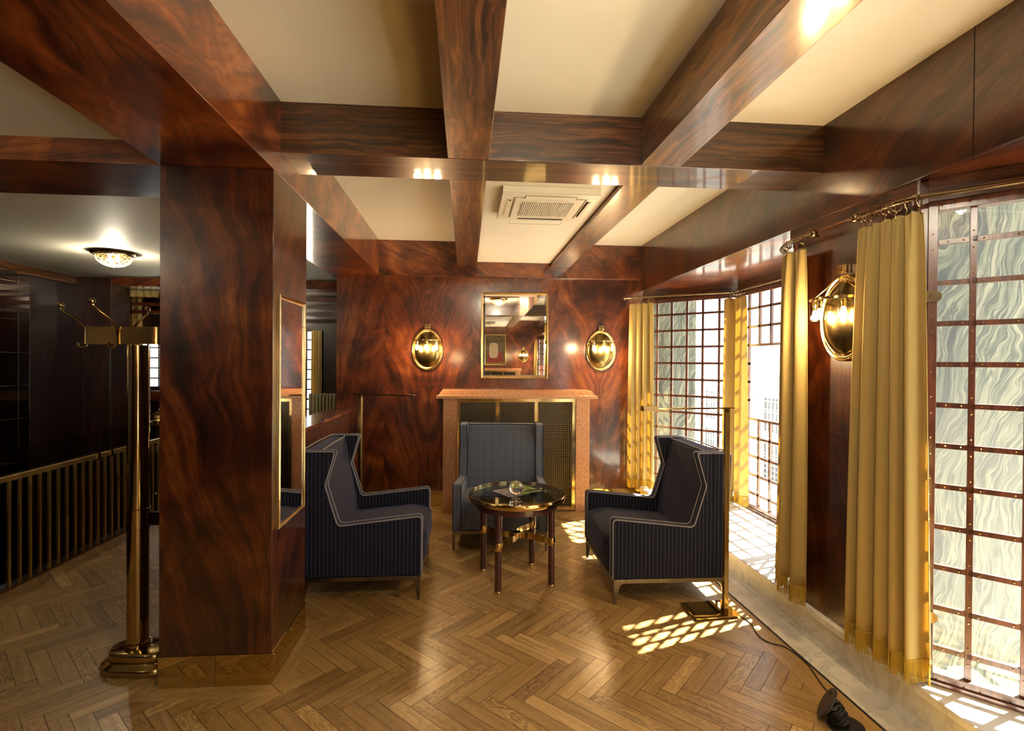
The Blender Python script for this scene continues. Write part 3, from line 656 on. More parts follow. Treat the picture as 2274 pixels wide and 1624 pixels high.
# ================================================================== ARMCHAIRS
def rounded(pts, n=5):
    """pts: (a, b, radius) polygon -> rounded outline"""
    out = []; m = len(pts)
    for i, (a, b, r) in enumerate(pts):
        p = Vector((a, b)); q0 = Vector(pts[i - 1][:2]); q1 = Vector(pts[(i + 1) % m][:2])
        if r <= 0: out.append((a, b)); continue
        d0 = (q0 - p).normalized(); d1 = (q1 - p).normalized(); ang = d0.angle(d1)
        t = min(r / math.tan(ang / 2), (q0 - p).length * .48, (q1 - p).length * .48); s = p + d0 * t; e = p + d1 * t
        for k in range(n + 1):
            u = k / n; q = s * (1 - u) ** 2 + p * 2 * u * (1 - u) + e * u * u; out.append((q.x, q.y))
    return out
def armchair(name, label, loc, rz, cloth, cord, group=None, hw=.41):
    t = thing(name, label, 'armchair', loc, rz, group)
    D = .40
    side = [(0, .166, 0), (-.002, .563, .028), (.548, .503, .04), (.632, .775, .05), (.567, 1.0, .018), (.805, 1.0, .03), (.79, .60, .3), (.785, .166, 0)]
    rp = rounded(side); yz = [(a - D, b) for a, b in rp]
    # outline used by the piping: from front foot over the arm and the wing to the back corner
    i1 = min(range(len(rp)), key=lambda i: (rp[i][0] - .805) ** 2 + (rp[i][1] - 1.0) ** 2)
    path = yz[:i1 + 2]
    for sx in (-1, 1):
        xo, xi = sx * hw, sx * (hw - .078)
        a = MB().prism(yz, xo, xi, 'yz').build('armrest', cloth, t, uv='box', bevel=.009, seg=3)
        for x in (xo - sx * .004, xi + sx * .004):
            pp = [(x, y - (.002 if k < 3 else 0), z) for k, (y, z) in enumerate(path)]
            MB().tube(pp, .0042, 6).build('piping', cord, a)
    w_ = hw - .079
    back = rounded([(.56, .38, .02), (.675, .985, .03), (.80, .998, .03), (.788, .166, 0), (.60, .166, 0)])
    b = MB(); nx = 8
    # slightly crowned inner back
    for i in range(nx):
        xa, xb = -w_ + 2 * w_ * i / nx, -w_ + 2 * w_ * (i + 1) / nx
    b.prism([(y - D, z) for y, z in back], -w_, w_, 'yz')
    bk = b.build('backrest', cloth, t, uv='box', bevel=.008)
    for yy, zz in ((.682, .987), (.795, .999)):
        MB().tube([(-w_ - .05, yy - D, zz + .002), (0, yy - D + .004, zz + .006), (w_ + .05, yy - D, zz + .002)], .005, 6).build('piping', cord, bk)
    seat = rounded([(.0, .172, .012), (-.030, .27, .1), (-.028, .415, .045), (.10, .455, .3), (.60, .405, 0), (.60, .172, 0)], 7)
    s = MB(); n = 14; m = len(seat); V = []
    for i in range(n + 1):
        x = -w_ + 2 * w_ * i / n; e = min(1.0, (1 - abs(x) / w_) / .22); e = math.sin(e * PI / 2)
        for (y, z) in seat:
            k = (1 - e)
            yy = y + (.022 * k if y < .03 else 0); zz = z - (.022 * k if z > .38 else 0)
            V.append((x, yy - D, zz))
    F = [tuple(range(m))[::-1], tuple(range(n * m, n * m + m))]
    for i in range(n): F += [(i * m + j, i * m + (j + 1) % m, (i + 1) * m + (j + 1) % m, (i + 1) * m + j) for j in range(m)]
    s.add(V, F); s.build('seat', cloth, t, uv='box', angle=60)
    fr = MB(); i_ = .012; y0, y1 = -D + i_, .385 - i_; x1 = hw - i_
    for (a, b_) in (((-x1, y0, .150), (x1, y0, .150)), ((-x1, y1, .150), (x1, y1, .150)), ((-x1, y0, .150), (-x1, y1, .150)), ((x1, y0, .150), (x1, y1, .150))): fr.bar(a, b_, .022, .028)
    f_ = fr.build('base_frame', 'bronze', t, bevel=.002)
    for sx in (-1, 1):
        for sy in (-1, 1):
            yb = y0 - .010 if sy < 0 else y1 + .010; k = 1 if sy < 0 else -1
            pol = [(yb, .162), (yb + k * .085, .162), (yb + k * .078, .142), (yb + k * .048, .125), (yb + k * .038, .10), (yb + k * .020, .0), (yb + k * .004, .0)]
            MB().prism(pol if k > 0 else pol[::-1], sx * (x1 - .009), sx * (x1 + .009), 'yz').build('leg', 'bronze', t, bevel=.002)
    return t
armchair('wing_armchair', 'grey blue windowpane check wing armchair in front of the fireplace', (.335, 4.70, 0), R(-5), 'check', 'cord_dark', hw=.405)
armchair('wing_armchair', 'navy pinstripe wing armchair on the left, beside the pillar', (-.69, 3.86, 0), R(90), 'pin', 'cord_white', 'pinstripe wing armchairs', .425)
armchair('wing_armchair', 'navy pinstripe wing armchair on the right, by the windows', (1.388, 3.70, 0), R(-90.5), 'pin', 'cord_white', 'pinstripe wing armchairs', .41)

# ================================================================== ROUND TABLE
tb = thing('round_table', 'round smoked glass table with brass rim and four mahogany legs', 'table', (.384, 3.745, 0), R(-122 - 45 + 45))
RT = .349
MB().lathe([(RT - .002, .622), (RT - .002, .632), (RT - .004, .634), (0, .634)], n=96).lathe([(0, .6215), (RT - .002, .6215)], n=96).build('tabletop', 'smoke', tb)
MB().lathe([(RT - .0015, .598), (RT + .006, .598), (RT + .008, .603), (RT + .008, .630), (RT + .005, .6365), (RT - .0015, .6365), (RT - .0015, .598)], n=96).build('rim', 'brass', tb)
MB().lathe([(.27, .545), (.312, .545), (.312, .5985), (.340, .5985), (.340, .605), (.27, .605), (.27, .545)], n=72).build('apron', 'leg_wood', tb, bevel=.002)
st_ = MB()
for k in range(4):
    a = k * PI / 2; x, y = .281 * math.cos(a), .281 * math.sin(a)
    lg = MB().lathe([(.0235, .018), (.0245, .30), (.0245, .606)], (x, y, 0), 24).build('leg', 'leg_wood', tb)
    MB().lathe([(.0265, 0), (.0275, .004), (.0265, .014), (.0245, .019), (.02, .019)], (x, y, 0), 24).build('foot', 'brass', lg)
    MB().lathe([(.0, .2955), (.0262, .2955), (.0272, .298), (.0272, .348), (.0262, .351), (.0, .351)], (x, y, 0), 24).build('collar', 'brass', lg)
    MB().lathe([(.0, .6065), (.023, .6065), (.023, .6205), (0, .6205)], (x, y, 0), 24).build('cap', 'brass', lg)
    # flat brass strap curving into the centre
    b_ = a + PI / 2; P = []
    for q in range(9):
        u = q / 8; rr = .255 * (1 - u) + .030 * u; aa = a + u * u * .55; P.append((rr * math.cos(aa), rr * math.sin(aa)))
    for (p, q) in zip(P[:-1], P[1:]): st_.bar((p[0], p[1], .323), (q[0], q[1], .323), .004, .046)
st_.lathe([(.030, .300), (.034, .300), (.034, .346), (.030, .346), (.030, .300)], n=32)
st_.build('stretcher', 'brass', tb)
bl = thing('glass_ball', 'clear crystal ball standing on the leaflets on the round table', 'glass ball', (.372, 3.66, .6375))
MB().sphere((0, 0, .0555), .0505, 40, 26).build('globe', 'ball', bl)
MB().lathe([(.0, .0), (.026, .0), (.028, .003), (.022, .008), (0, .0075)], n=32).build('foot', 'clear', bl)
def leaflet_mat():
    m, n, p, o = mat('printed_leaflet'); s = sep(n, objco(n))
    nn = noise(n, objco(n), 22, 4, 0.6)
    gr = ramp(n, nn, [(0.35, (0.10, 0.16, 0.04)), (0.6, (0.30, 0.42, 0.10)), (0.75, (0.5, 0.55, 0.3))])
    gy = ramp(n, nn, [(0.35, (0.20, 0.15, 0.16)), (0.65, (0.45, 0.40, 0.42))])
    n.links.new(mix(n, math_(n, 'GREATER_THAN', math_(n, 'ADD', s[0], math_(n, 'MULTIPLY', nn, .04)), -.02), gy, gr), p.inputs['Base Color'])
    p.inputs['Roughness'].default_value = .2; return m
M['leaflet'] = leaflet_mat()
M['edge'] = simple('leaflet_paper_edge', (.5, .5, .48), .6)
lf = thing('leaflet', 'glossy green and grey printed leaflet under the crystal ball', 'leaflet', (.395, 3.80, .6352), R(28))
for k, (a_, z) in enumerate(((0, 0), (6, .0006))):
    c, s_ = math.cos(R(a_)), math.sin(R(a_)); q = [(-.155, -.125), (.155, -.105), (.15, .105), (-.16, .10)]
    MB().prism([(x * c - y * s_, x * s_ + y * c) for x, y in q], z, z + .0005, 'xy').build('sheet', 'leaflet', lf, smooth=False)
for k, (x, y, a) in enumerate(((.52, 3.80, 22), (.545, 3.735, 24))):
    pn_ = thing('pen', ('slim black pen lying on the leaflets, the one nearer the fireplace', 'slim black pen lying on the leaflets, the one nearer the camera')[k], 'pen', (x, y, .6415), R(a), 'pens on the round table')
    MB().cyl((-.075, 0, 0), (.055, 0, 0), .0042, 12).build('barrel', 'black', pn_)
    MB().cyl((.0552, 0, 0), (.072, 0, 0), .0044, 12, .0015).build('tip', 'brass', pn_)

# ================================================================== FLOOR LAMPS
fl = thing('floor_lamp', 'brass reading lamp on a square plate, right of the right armchair', 'floor lamp', (1.58, 3.16, 0), R(4))
MB().box(-.150, .150, -.108, .108, .012, .020).box(-.13, .13, -.09, .09, .0, .012).build('base', 'brass_mirror', fl, bevel=.0015)
MB().box(.093, .122, -.014, .014, .0205, 1.288).build('pole', 'brass_pole', fl, bevel=.0012)
MB().box(.096, .119, -.0135, .0135, 1.289, 1.309).build('swivel', 'brass_dark', fl)
a_ = MB().box(-.46, .155, -.013, .013, 1.3095, 1.320).build('arm', 'brass', fl, bevel=.001)
MB().prism([(-.028, 1.299), (.022, 1.299), (.028, 1.3085), (.014, 1.3305), (-.020, 1.3305)], -.470, -.372, 'yz').build('lamp_head', 'brass_old', fl, bevel=.001)
sw = MB().box(.1225, .126, -.006, .006, .40, .425).build('switch', 'black', fl)
f2 = thing('floor_lamp', 'brass reading lamp standing behind the left armchair', 'floor lamp', (-.90, 4.46, 0), R(-18))
MB().box(-.12, .15, -.11, .11, .0, .018).build('base', 'brass_mirror', f2, bevel=.0015)
MB().box(-.016, .016, -.014, .014, .0185, 1.289).build('pole', 'brass_pole', f2, bevel=.0012)
MB().box(-.012, .012, -.013, .013, 1.29, 1.3095).build('swivel', 'brass_dark', f2)
MB().box(-.07, .50, -.012, .012, 1.310, 1.322).build('arm', 'brass_dark', f2, bevel=.001)
cb = [(1.73, 3.12, .0045), (1.755, 3.05, .004), (1.757, 2.98, .004), (1.735, 2.90, .004), (1.728, 2.83, .004), (1.755, 2.775, .004), (1.805, 2.74, .004), (1.826, 2.66, .004), (1.822, 2.55, .004), (1.79, 2.43, .004), (1.772, 2.34, .004), (1.772, 2.26, .006), (1.745, 2.20, .02)]
def smooth_path(P, k=4):
    P = [Vector(p) for p in P]; out = []
    for i in range(len(P) - 1):
        p0, p1, p2, p3 = P[max(0, i - 1)], P[i], P[i + 1], P[min(len(P) - 1, i + 2)]
        for q in range(k):
            t = q / k; out.append(.5 * ((2 * p1) + (p2 - p0) * t + (2 * p0 - 5 * p1 + 4 * p2 - p3) * t * t + (3 * p1 - p0 - 3 * p2 + p3) * t ** 3))
    return out + [P[-1]]
tag(MB().tube(smooth_path(cb), .0032, 8).build('power_cable', 'rubber'), 'thin black cable running from the lamp base along the marble kerb', 'cable')
tag(MB().tube(smooth_path([(-.86, 4.6, .004), (-.75, 5.2, .004), (-.70, 5.60, .004), (-.68, 5.648, .05), (-.70, 5.648, .150), (-.64, 5.648, .168), (-.50, 5.648, .166)]), .003, 8).build('power_cable', 'rubber'), 'black cable lying against the brass skirting behind the left armchair', 'cable')
# cable reel / foot transformer
rl = thing('cable_reel', 'black round cable reel with a coiled cord near the bottom edge', 'cable reel', (1.655, 2.135, .0), R(-35))
t_ = MB(); disc = [(0, -.006), (.070, -.006), (.0735, -.003), (.0735, .003), (.070, .006), (0, .006)]
t_.lathe(disc, (0, 0, 0), 40); d1 = t_.build('flange', 'black', rl); d1.location = (-.035, 0, .082); d1.rotation_euler = (0, R(-62), 0)
d2 = MB().lathe(disc, (0, 0, 0), 40).build('flange', 'black', rl); d2.location = (.035, 0, .0065); d2.rotation_euler = (0, R(-4), 0)
d3 = MB().lathe([(.030, -.04), (.030, .04)], (0, 0, 0), 24).build('hub', 'black', rl); d3.location = (.0, 0, .045); d3.rotation_euler = (0, R(-33), 0)
cc = MB()
for k in range(7):
    rr = .036 + .003 * (k % 3); zz = -.026 + .0085 * k
    cc.tube([(rr * math.cos(q * PI / 10), rr * math.sin(q * PI / 10), zz + .004 * math.sin(q * PI / 5 + k)) for q in range(20)], .0036, 6, True)
c4 = cc.build('coiled_cord', 'rubber', rl); c4.location = (.002, 0, .044); c4.rotation_euler = (0, R(-33), 0)
MB().box(-.0012, .0, -.012, .012, -.008, .008).build('slot_mark', 'bronze', d1).location = (.045, .01, .0075)

# ================================================================== FIREPLACE
def woven(mb, x0, x1, z0, z1, y, px, pz):
    """woven brass mesh: upright and level strips passing over and under"""
    nx = max(2, round((x1 - x0) / px)); nz = max(2, round((z1 - z0) / pz)); px = (x1 - x0) / nx; pz = (z1 - z0) / nz; am = .0022
    for i in range(nx):
        x = x0 + px * (i + .5); V = []; wv = .0019
        for j in range(nz * 2 + 1):
            z = z0 + pz * j / 2; sgn = math.cos(PI * (j - 1) / 2 * 1) if 0 else math.sin(PI * j / 2) * (1 if (i + j // 2) % 2 else -1)
            o_ = am * sgn
            V += [(x - wv, y + o_, z), (x + wv, y + o_, z)]
        mb.add(V, [(2 * k, 2 * k + 1, 2 * k + 3, 2 * k + 2) for k in range(nz * 2)])
    for j in range(nz):
        z = z0 + pz * (j + .5); V = []; wv = .0019
        for i in range(nx * 2 + 1):
            x = x0 + px * i / 2; sgn = math.sin(PI * i / 2) * (-1 if (j + i // 2) % 2 else 1)
            V += [(x, y - am * sgn, z - wv), (x, y - am * sgn, z + wv)]
        mb.add(V, [(2 * k, 2 * k + 2, 2 * k + 3, 2 * k + 1) for k in range(nx * 2)])
def fireplace(label, loc, rz, fine=True):
    f = thing('fireplace', label, 'fireplace', loc, rz)       # local: x along the wall, -y into the room, wall at y = 0
    hw = .785; d = .27
    MB().box(-hw, -hw + .145, -d, -.002, 0, 1.214).build('jamb', 'rosso', f, bevel=.002); MB().box(hw - .150, hw, -d, -.002, 0, 1.214).build('jamb', 'rosso', f, bevel=.002)
    prof = rounded([(-d - .055, 1.215, .002), (-d - .055, 1.246, .003), (-d - .030, 1.252, 0), (-d + .005, 1.298, .004), (-.002, 1.300, 0), (-.002, 1.215, 0)], 2)
    mt = MB(); m = len(prof); V = []
    for sx in (-1, 1):
        for (y, z) in prof:
            inset = 0 if z < 1.249 else (.022 if z < 1.26 else .058)
            V.append((sx * (hw + .072 - inset), y, z))
    mt.add(V, [tuple(range(m)), tuple(range(m, 2 * m))[::-1]] + [(i, (i + 1) % m, m + (i + 1) % m, m + i) for i in range(m)])
    mt.build('mantel_shelf', 'rosso', f, bevel=.0015)
    MB().box(-hw + .146, hw - .151, -.05, -.003, 0, 1.213).build('firebox_back', 'void', f, smooth=False)  # black sheet stands for the dark cavity behind the mesh
    x0, x1 = -hw + .147, hw - .152; y = -d + .02
    xs = [x0 + .012, x0 + .012 + (x1 - x0 - .024) / 3, x0 + .012 + (x1 - x0 - .024) * 2 / 3, x1 - .012]
    gr = MB()
    gr.box(x0, x1, y - .005, y + .005, 1.178, 1.2135).box(x0, x1, y - .005, y + .005, .012, .045).box(x0, xs[0] + .012, y - .005, y + .005, .045, 1.178).box(xs[3] - .022, x1, y - .005, y + .005, .045, 1.178)
    for x in xs[1:3]: gr.box(x - .017, x + .017, y - .005, y + .005, .045, 1.178)
    gf = gr.build('grille_frame', 'brass', f, bevel=.001)
    for k in range(3):
        mm = MB(); xa = xs[k] + (.018 if k else .013); xb = xs[k + 1] - (.018 if k < 2 else .023)
        fr = .006
        mm.box(xa, xa + fr, y - .006, y, .0455, 1.1775).box(xb - fr, xb, y - .006, y, .0455, 1.1775).box(xa + fr, xb - fr, y - .006, y, .0455, .0455 + fr).box(xa + fr, xb - fr, y - .006, y, 1.1775 - fr, 1.1775)
        woven(mm, xa + fr, xb - fr, .052, 1.171, y + .002, .0208 if fine else .04, .0208 if fine else .04)
        mm.build('mesh_panel', 'mesh_brass', f, smooth=False)
    return f
fireplace('rosso marble fireplace with woven brass grilles and a sloping mantel shelf', (.553, YW, 0), 0)
fireplace('matching marble fireplace on the rear wall, seen only in the overmantel mirror', (.62, YBK, 0), PI, False)

# overmantel mirror
mr = thing('wall_mirror', 'upright mirror in a thin gilt frame above the fireplace', 'mirror', (.5425, YW - .026, 1.895), 0)
mr.rotation_euler = (R(.25), 0, R(-1.08))
W2, H2 = .372, .476
def frame_rect(w, h, t, d, y0=0.0):
    m = MB(); P = [(-w, -h), (w, -h), (w, h), (-w, h)]; I = [(-w + t, -h + t), (w - t, -h + t), (w - t, h - t), (-w + t, h - t)]
    prof = [(0, 0), (0, -d * .75), (.25, -d), (.6, -d * .7), (1, -d * .55), (1, 0)]
    for i in range(4):
        j = (i + 1) % 4; V = []
        for (u, yy) in prof:
            V += [(P[i][0] * (1 - u) + I[i][0] * u, y0 + yy, P[i][1] * (1 - u) + I[i][1] * u), (P[j][0] * (1 - u) + I[j][0] * u, y0 + yy, P[j][1] * (1 - u) + I[j][1] * u)]
        m.add(V, [(2 * k, 2 * k + 1, 2 * k + 3, 2 * k + 2) for k in range(len(prof) - 1)])
    return m
fm = frame_rect(W2, H2, .021, .022)
for i in range(58): fm.sphere((-W2 + .014 + (2 * W2 - .028) * i / 57, -.0165, H2 - .014), .0042, 6, 4); fm.sphere((-W2 + .014 + (2 * W2 - .028) * i / 57, -.0165, -H2 + .014), .0042, 6, 4)
for i in range(1, 74): fm.sphere((-W2 + .014, -.0165, -H2 + .014 + (2 * H2 - .028) * i / 74), .0042, 6, 4); fm.sphere((W2 - .014, -.0165, -H2 + .014 + (2 * H2 - .028) * i / 74), .0042, 6, 4)
fm.build('frame', 'gilt', mr)
gw, gh, bv = W2 - .021, H2 - .021, .02
gl = MB().add([(-gw, -.004, -gh), (gw, -.004, -gh), (gw, -.004, gh), (-gw, -.004, gh), (-gw + bv, -.0058, -gh + bv), (gw - bv, -.0058, -gh + bv), (gw - bv, -.0058, gh - bv), (-gw + bv, -.0058, gh - bv)], [(4, 5, 6, 7), (0, 1, 5, 4), (1, 2, 6, 5), (2, 3, 7, 6), (3, 0, 4, 7)])
gl.build('mirror_glass', 'mirror', mr, smooth=False)

# pillar mirror
pm = thing('wall_mirror', 'tall narrow mirror in a brass frame on the side of the pillar', 'mirror', (-.945, 2.835, 1.343), R(90))
a1, b1 = .203, .592
pf = frame_rect(a1, b1, .022, .020); pf.build('frame', 'brass_old', pm)
for sx in (-1, 1):
    for z in (-.45, -.15, .15, .45): MB().sphere((sx * (a1 - .005), -.0205, z), .004, 8, 5).build('screw', 'brass', pm)
MB().box(-a1 + .022, a1 - .022, -.010, -.004, -b1 + .022, b1 - .022).build('mirror_glass', 'mirror', pm, smooth=False)

# ================================================================== WALL SCONCES
def sconce(label, loc, rz, power=2.2):
    """local: wall plane y = 0, room towards -y, origin at the middle of the oval"""
    s = thing('wall_sconce', label, 'wall lamp', loc, rz, 'brass oval sconces')
    a, b = .172, .228
    pl = MB()
    prof = [(1.0, .003), (1.0, .012), (.985, .020), (.955, .022), (.93, .016), (.90, .019), (.875, .016), (.85, .012), (.82, .022), (.72, .040), (.55, .055), (.35, .064), (.15, .068), (1e-4, .069)]
    n = 56; V = []; m = len(prof)
    for (r, h) in prof:
        for k in range(n):
            t = 2 * PI * k / n; sh = 1 - .05 * (math.sin(t))      # egg: a little broader below the middle
            V.append((a * r * math.cos(t) * (sh if r > .5 else 1), -h, b * r * math.sin(t)))
    F = [(i * n + k, (i + 1) * n + k, (i + 1) * n + (k + 1) % n, i * n + (k + 1) % n) for i in range(m - 1) for k in range(n)]
    cut = 8 * n; pl.add(V, [f for f in F if max(f) < cut + n]); pl.build('backplate', 'brass_old', s, angle=60)
    MB().add(V, [f for f in F if min(f) >= cut]).build('reflector', 'bowl', s, angle=60)
    bd = MB()
    for k in range(96):
        t = 2 * PI * k / 96; sh = 1 - .05 * math.sin(t); bd.sphere((a * .965 * math.cos(t) * sh, -.022, b * .965 * math.sin(t)), .0034, 6, 4)
    bd.build('beading', 'brass_old', s)
    tp = MB().box(-.032, .032, -.030, -.002, b + .004, b + .052).box(-.018, .018, -.036, -.030, b + .012, b + .044)
    tp.build('top_bracket', 'brass_old', s, bevel=.002)
    zh = .098; hr = .150; hoop = [(hr * math.cos(t), -.02 - .148 * math.sin(t), zh) for t in [PI * k / 24 for k in range(25)]]
    hp_ = MB()
    for p, q in zip(hoop[:-1], hoop[1:]): hp_.bar(p, q, .005, .013)
    for p in hoop[1:-1]: hp_.sphere((p[0] * 1.012, p[1] * 1.01, p[2] + .004), .0038, 6, 4)
    hp_.build('hoop', 'brass_old', s)
    ch = MB()
    for t in (.25, .5, .75):
        e = hoop[int(24 * t)]; ch.tube([(0, -.034, b + .014), (e[0] * .4, -.034 + (e[1] + .034) * .45, zh + .065), (e[0] * .92, e[1] * .95, zh + .004)], .0022, 6)
    ch.build('chains', 'brass_dark', s)
    for k, t in enumerate((.18, .5, .82)):
        x, y = .105 * math.cos(PI * t) / math.cos(PI * .18), -.02 - .105 * math.sin(PI * t) - .02; zt = zh - .008
        so_ = MB().lathe([(.0, 0), (.012, 0), (.013, -.014), (.010, -.020), (.010, -.040), (0, -.040)], (x, y, zt), 16).build('socket', 'brass', s)
        MB().lathe([(.0255, -.004), (.0255, -.088), (.022, -.100), (.014, -.106), (.0, -.108)], (x, y, zt), 24).build('glass_cup', 'clear', so_)
        MB().lathe([(.0, -.041), (.010, -.043), (.012, -.058), (.0145, -.076), (.013, -.090), (.0, -.099)], (x, y, zt), 16).build('bulb', 'bulb', so_)
        ld = bpy.data.lights.new('sconce_bulb', 'POINT'); ld.energy = power * LAMP; ld.color = (1, .66, .34); ld.shadow_soft_size = .03
        lo = bpy.data.objects.new('sconce_bulb', ld); lo.location = (x, y - .030, zt - .085); COL.objects.link(lo); lo.parent = s
    return s
sconce('brass oval sconce with three lit glass cups, left of the mantel mirror', (-.42, YW, 1.735), 0)
sconce('brass oval sconce with three lit glass cups, right of the mantel mirror', (1.523, YW, 1.742), 0)
sconce('brass oval sconce on the pier between the two gold curtains', (XR, 2.53, 1.845), R(-90))
sconce('brass oval sconce on the rear wall, seen only in the overmantel mirror', (1.52, YBK, 1.74), PI)
sconce('brass oval sconce behind the camera at the portrait, outside the picture', (-.30, YBK, 1.74), PI)

# ================================================================== CEILING LAMPS
def ceiling_lamp(label, loc, power, r=.155):
    s = thing('ceiling_lamp', label, 'ceiling lamp', loc, 0, 'brass ceiling lamps')
    MB().lathe([(0, 0), (r + .035, 0), (r + .038, -.012), (r + .03, -.024), (r + .010, -.028), (r + .008, -.040), (r - .004, -.044), (r - .012, -.040), (r - .012, -.004), (0, -.004)], n=48).build('ring', 'brass_dark', s)
    net = MB(); D = .105
    def pt_(u, a): return (r * .985 * math.cos(u) * math.cos(a), r * .985 * math.cos(u) * math.sin(a), -.040 - D * math.sin(u))
    for k in range(14):
        for sg in (-1, 1):
            net.tube([pt_(u * PI / 2 * .96, 2 * PI * k / 14 + sg * u * 1.5) for u in [q / 12 for q in range(13)]], .0030, 5)
    net.build('cut_glass_net', 'crystal_net', s)
    MB().lathe([(r * math.cos(u), -.040 - D * math.sin(u)) for u in [PI / 2 * q / 12 * .999 for q in range(13)]], n=40).build('bowl', 'clear', s)
    for x, y in ((.05, -.02), (-.06, .03)):
        MB().lathe([(0, -.03), (.011, -.032), (.014, -.05), (.022, -.075), (.016, -.092), (0, -.097)], (x, y, 0), 14).build('bulb', 'bulb', s)
    ld = bpy.data.lights.new('ceiling_bulb', 'POINT'); ld.energy = power * LAMP; ld.color = (1, .88, .70); ld.shadow_soft_size = .035
    lo = bpy.data.objects.new('ceiling_bulb', ld); lo.location = (0, 0, -.115); COL.objects.link(lo); lo.parent = s
    return s
M['crystal_net'] = simple('cut_glass_ribs', (.95, .78, .45), .15, 0, Emission_Color=(1, .62, .22, 1), Emission_Strength=0.0, Transmission_Weight=.3)
ceiling_lamp('brass ceiling lamp with a cut glass bowl over the stair side', (-3.46, 5.30, 2.655), 15)
ceiling_lamp('brass ceiling lamp behind the camera, seen in the overmantel mirror', (.50, .35, ZC), 42)
ceiling_lamp('unseen brass ceiling lamp added over the rear bay to brighten the room', (.50, -3.4, ZC), 40)  # lamp added out of view to fill the room with light
ceiling_lamp('unseen brass ceiling lamp added over the stair side behind the camera', (-3.3, -.2, 2.655), 12)  # another unseen lamp, added behind the camera for extra room light

ceiling_lamp('added ceiling lamp brightening the radiator, out of sight behind the pillar', (-2.95, 7.85, 2.655), 9)  # lamp added to light the radiator, kept hidden by the pillar
# ================================================================== AIR CONDITIONER
def aircon(label, loc):
    s = thing('air_conditioner', label, 'air conditioner', loc, 0, 'ceiling cassettes')   # local: top z = 0
    W = .312; D = .295; H = .05
    MB().box(-W, W, -D, D, -H + .008, 0).build('casing', 'ac', s, bevel=.004)
    pf_ = MB().box(-W, W, -D, -D + .075, -H, -H + .0078).box(-W, W, D - .075, D, -H, -H + .0078).box(-W, -W + .075, -D + .0751, D - .0751, -H, -H + .0078).box(W - .075, W, -D + .0751, D - .0751, -H, -H + .0078)
    pf_.build('fascia', 'ac', s, bevel=.003)
    MB().box(-.165, .165, -D + .036, -D + .060, -H - .0006, -H).box(-.165, .165, D - .060, D - .036, -H - .0006, -H).box(-W + .036, -W + .064, -.17, .17, -H - .0006, -H).box(W - .064, W - .036, -.17, .17, -H - .0006, -H).build('air_slots', 'ac_dark', s, smooth=False)
    for i, (p0, p1, up) in enumerate((((-W + .050, -.165, -H - .006), (-W + .050, .165, -H - .006), (.5, 0, 1)), ((W - .050, -.165, -H - .006), (W - .050, .165, -H - .006), (-.6, 0, 1)), ((-.16, -D + .050, -H - .004), (.16, -D + .050, -H - .004), (0, .8, 1)), ((-.16, D - .050, -H - .004), (.16, D - .050, -H - .004), (0, -.8, 1)))):
        MB().bar(p0, p1, .026, .003, up).build('louvre', 'ac', s)
    ce = MB().box(-.225, .225, -.212, .212, -H - .007, -H + .002).build('intake_panel', 'ac', s, bevel=.003)
    gd = MB().box(-.170, .170, -.145, .145, -H - .0078, -H - .0071); gd.build('intake_shadow', 'ac_dark', ce, smooth=False)
    sl_ = MB()
    for k in range(27): x = -.165 + .330 * k / 26; sl_.bar((x, -.145, -H - .0115), (x, .145, -H - .0115), .0075, .006)
    sl_.build('slats', 'ac', ce)
    return s
aircon('white square ceiling air conditioner cassette above the far armchairs', (.535, 3.45, 2.70))
aircon('white ceiling air conditioner cassette in the rear bay, seen in the mirror', (.20, -3.8, 2.70))

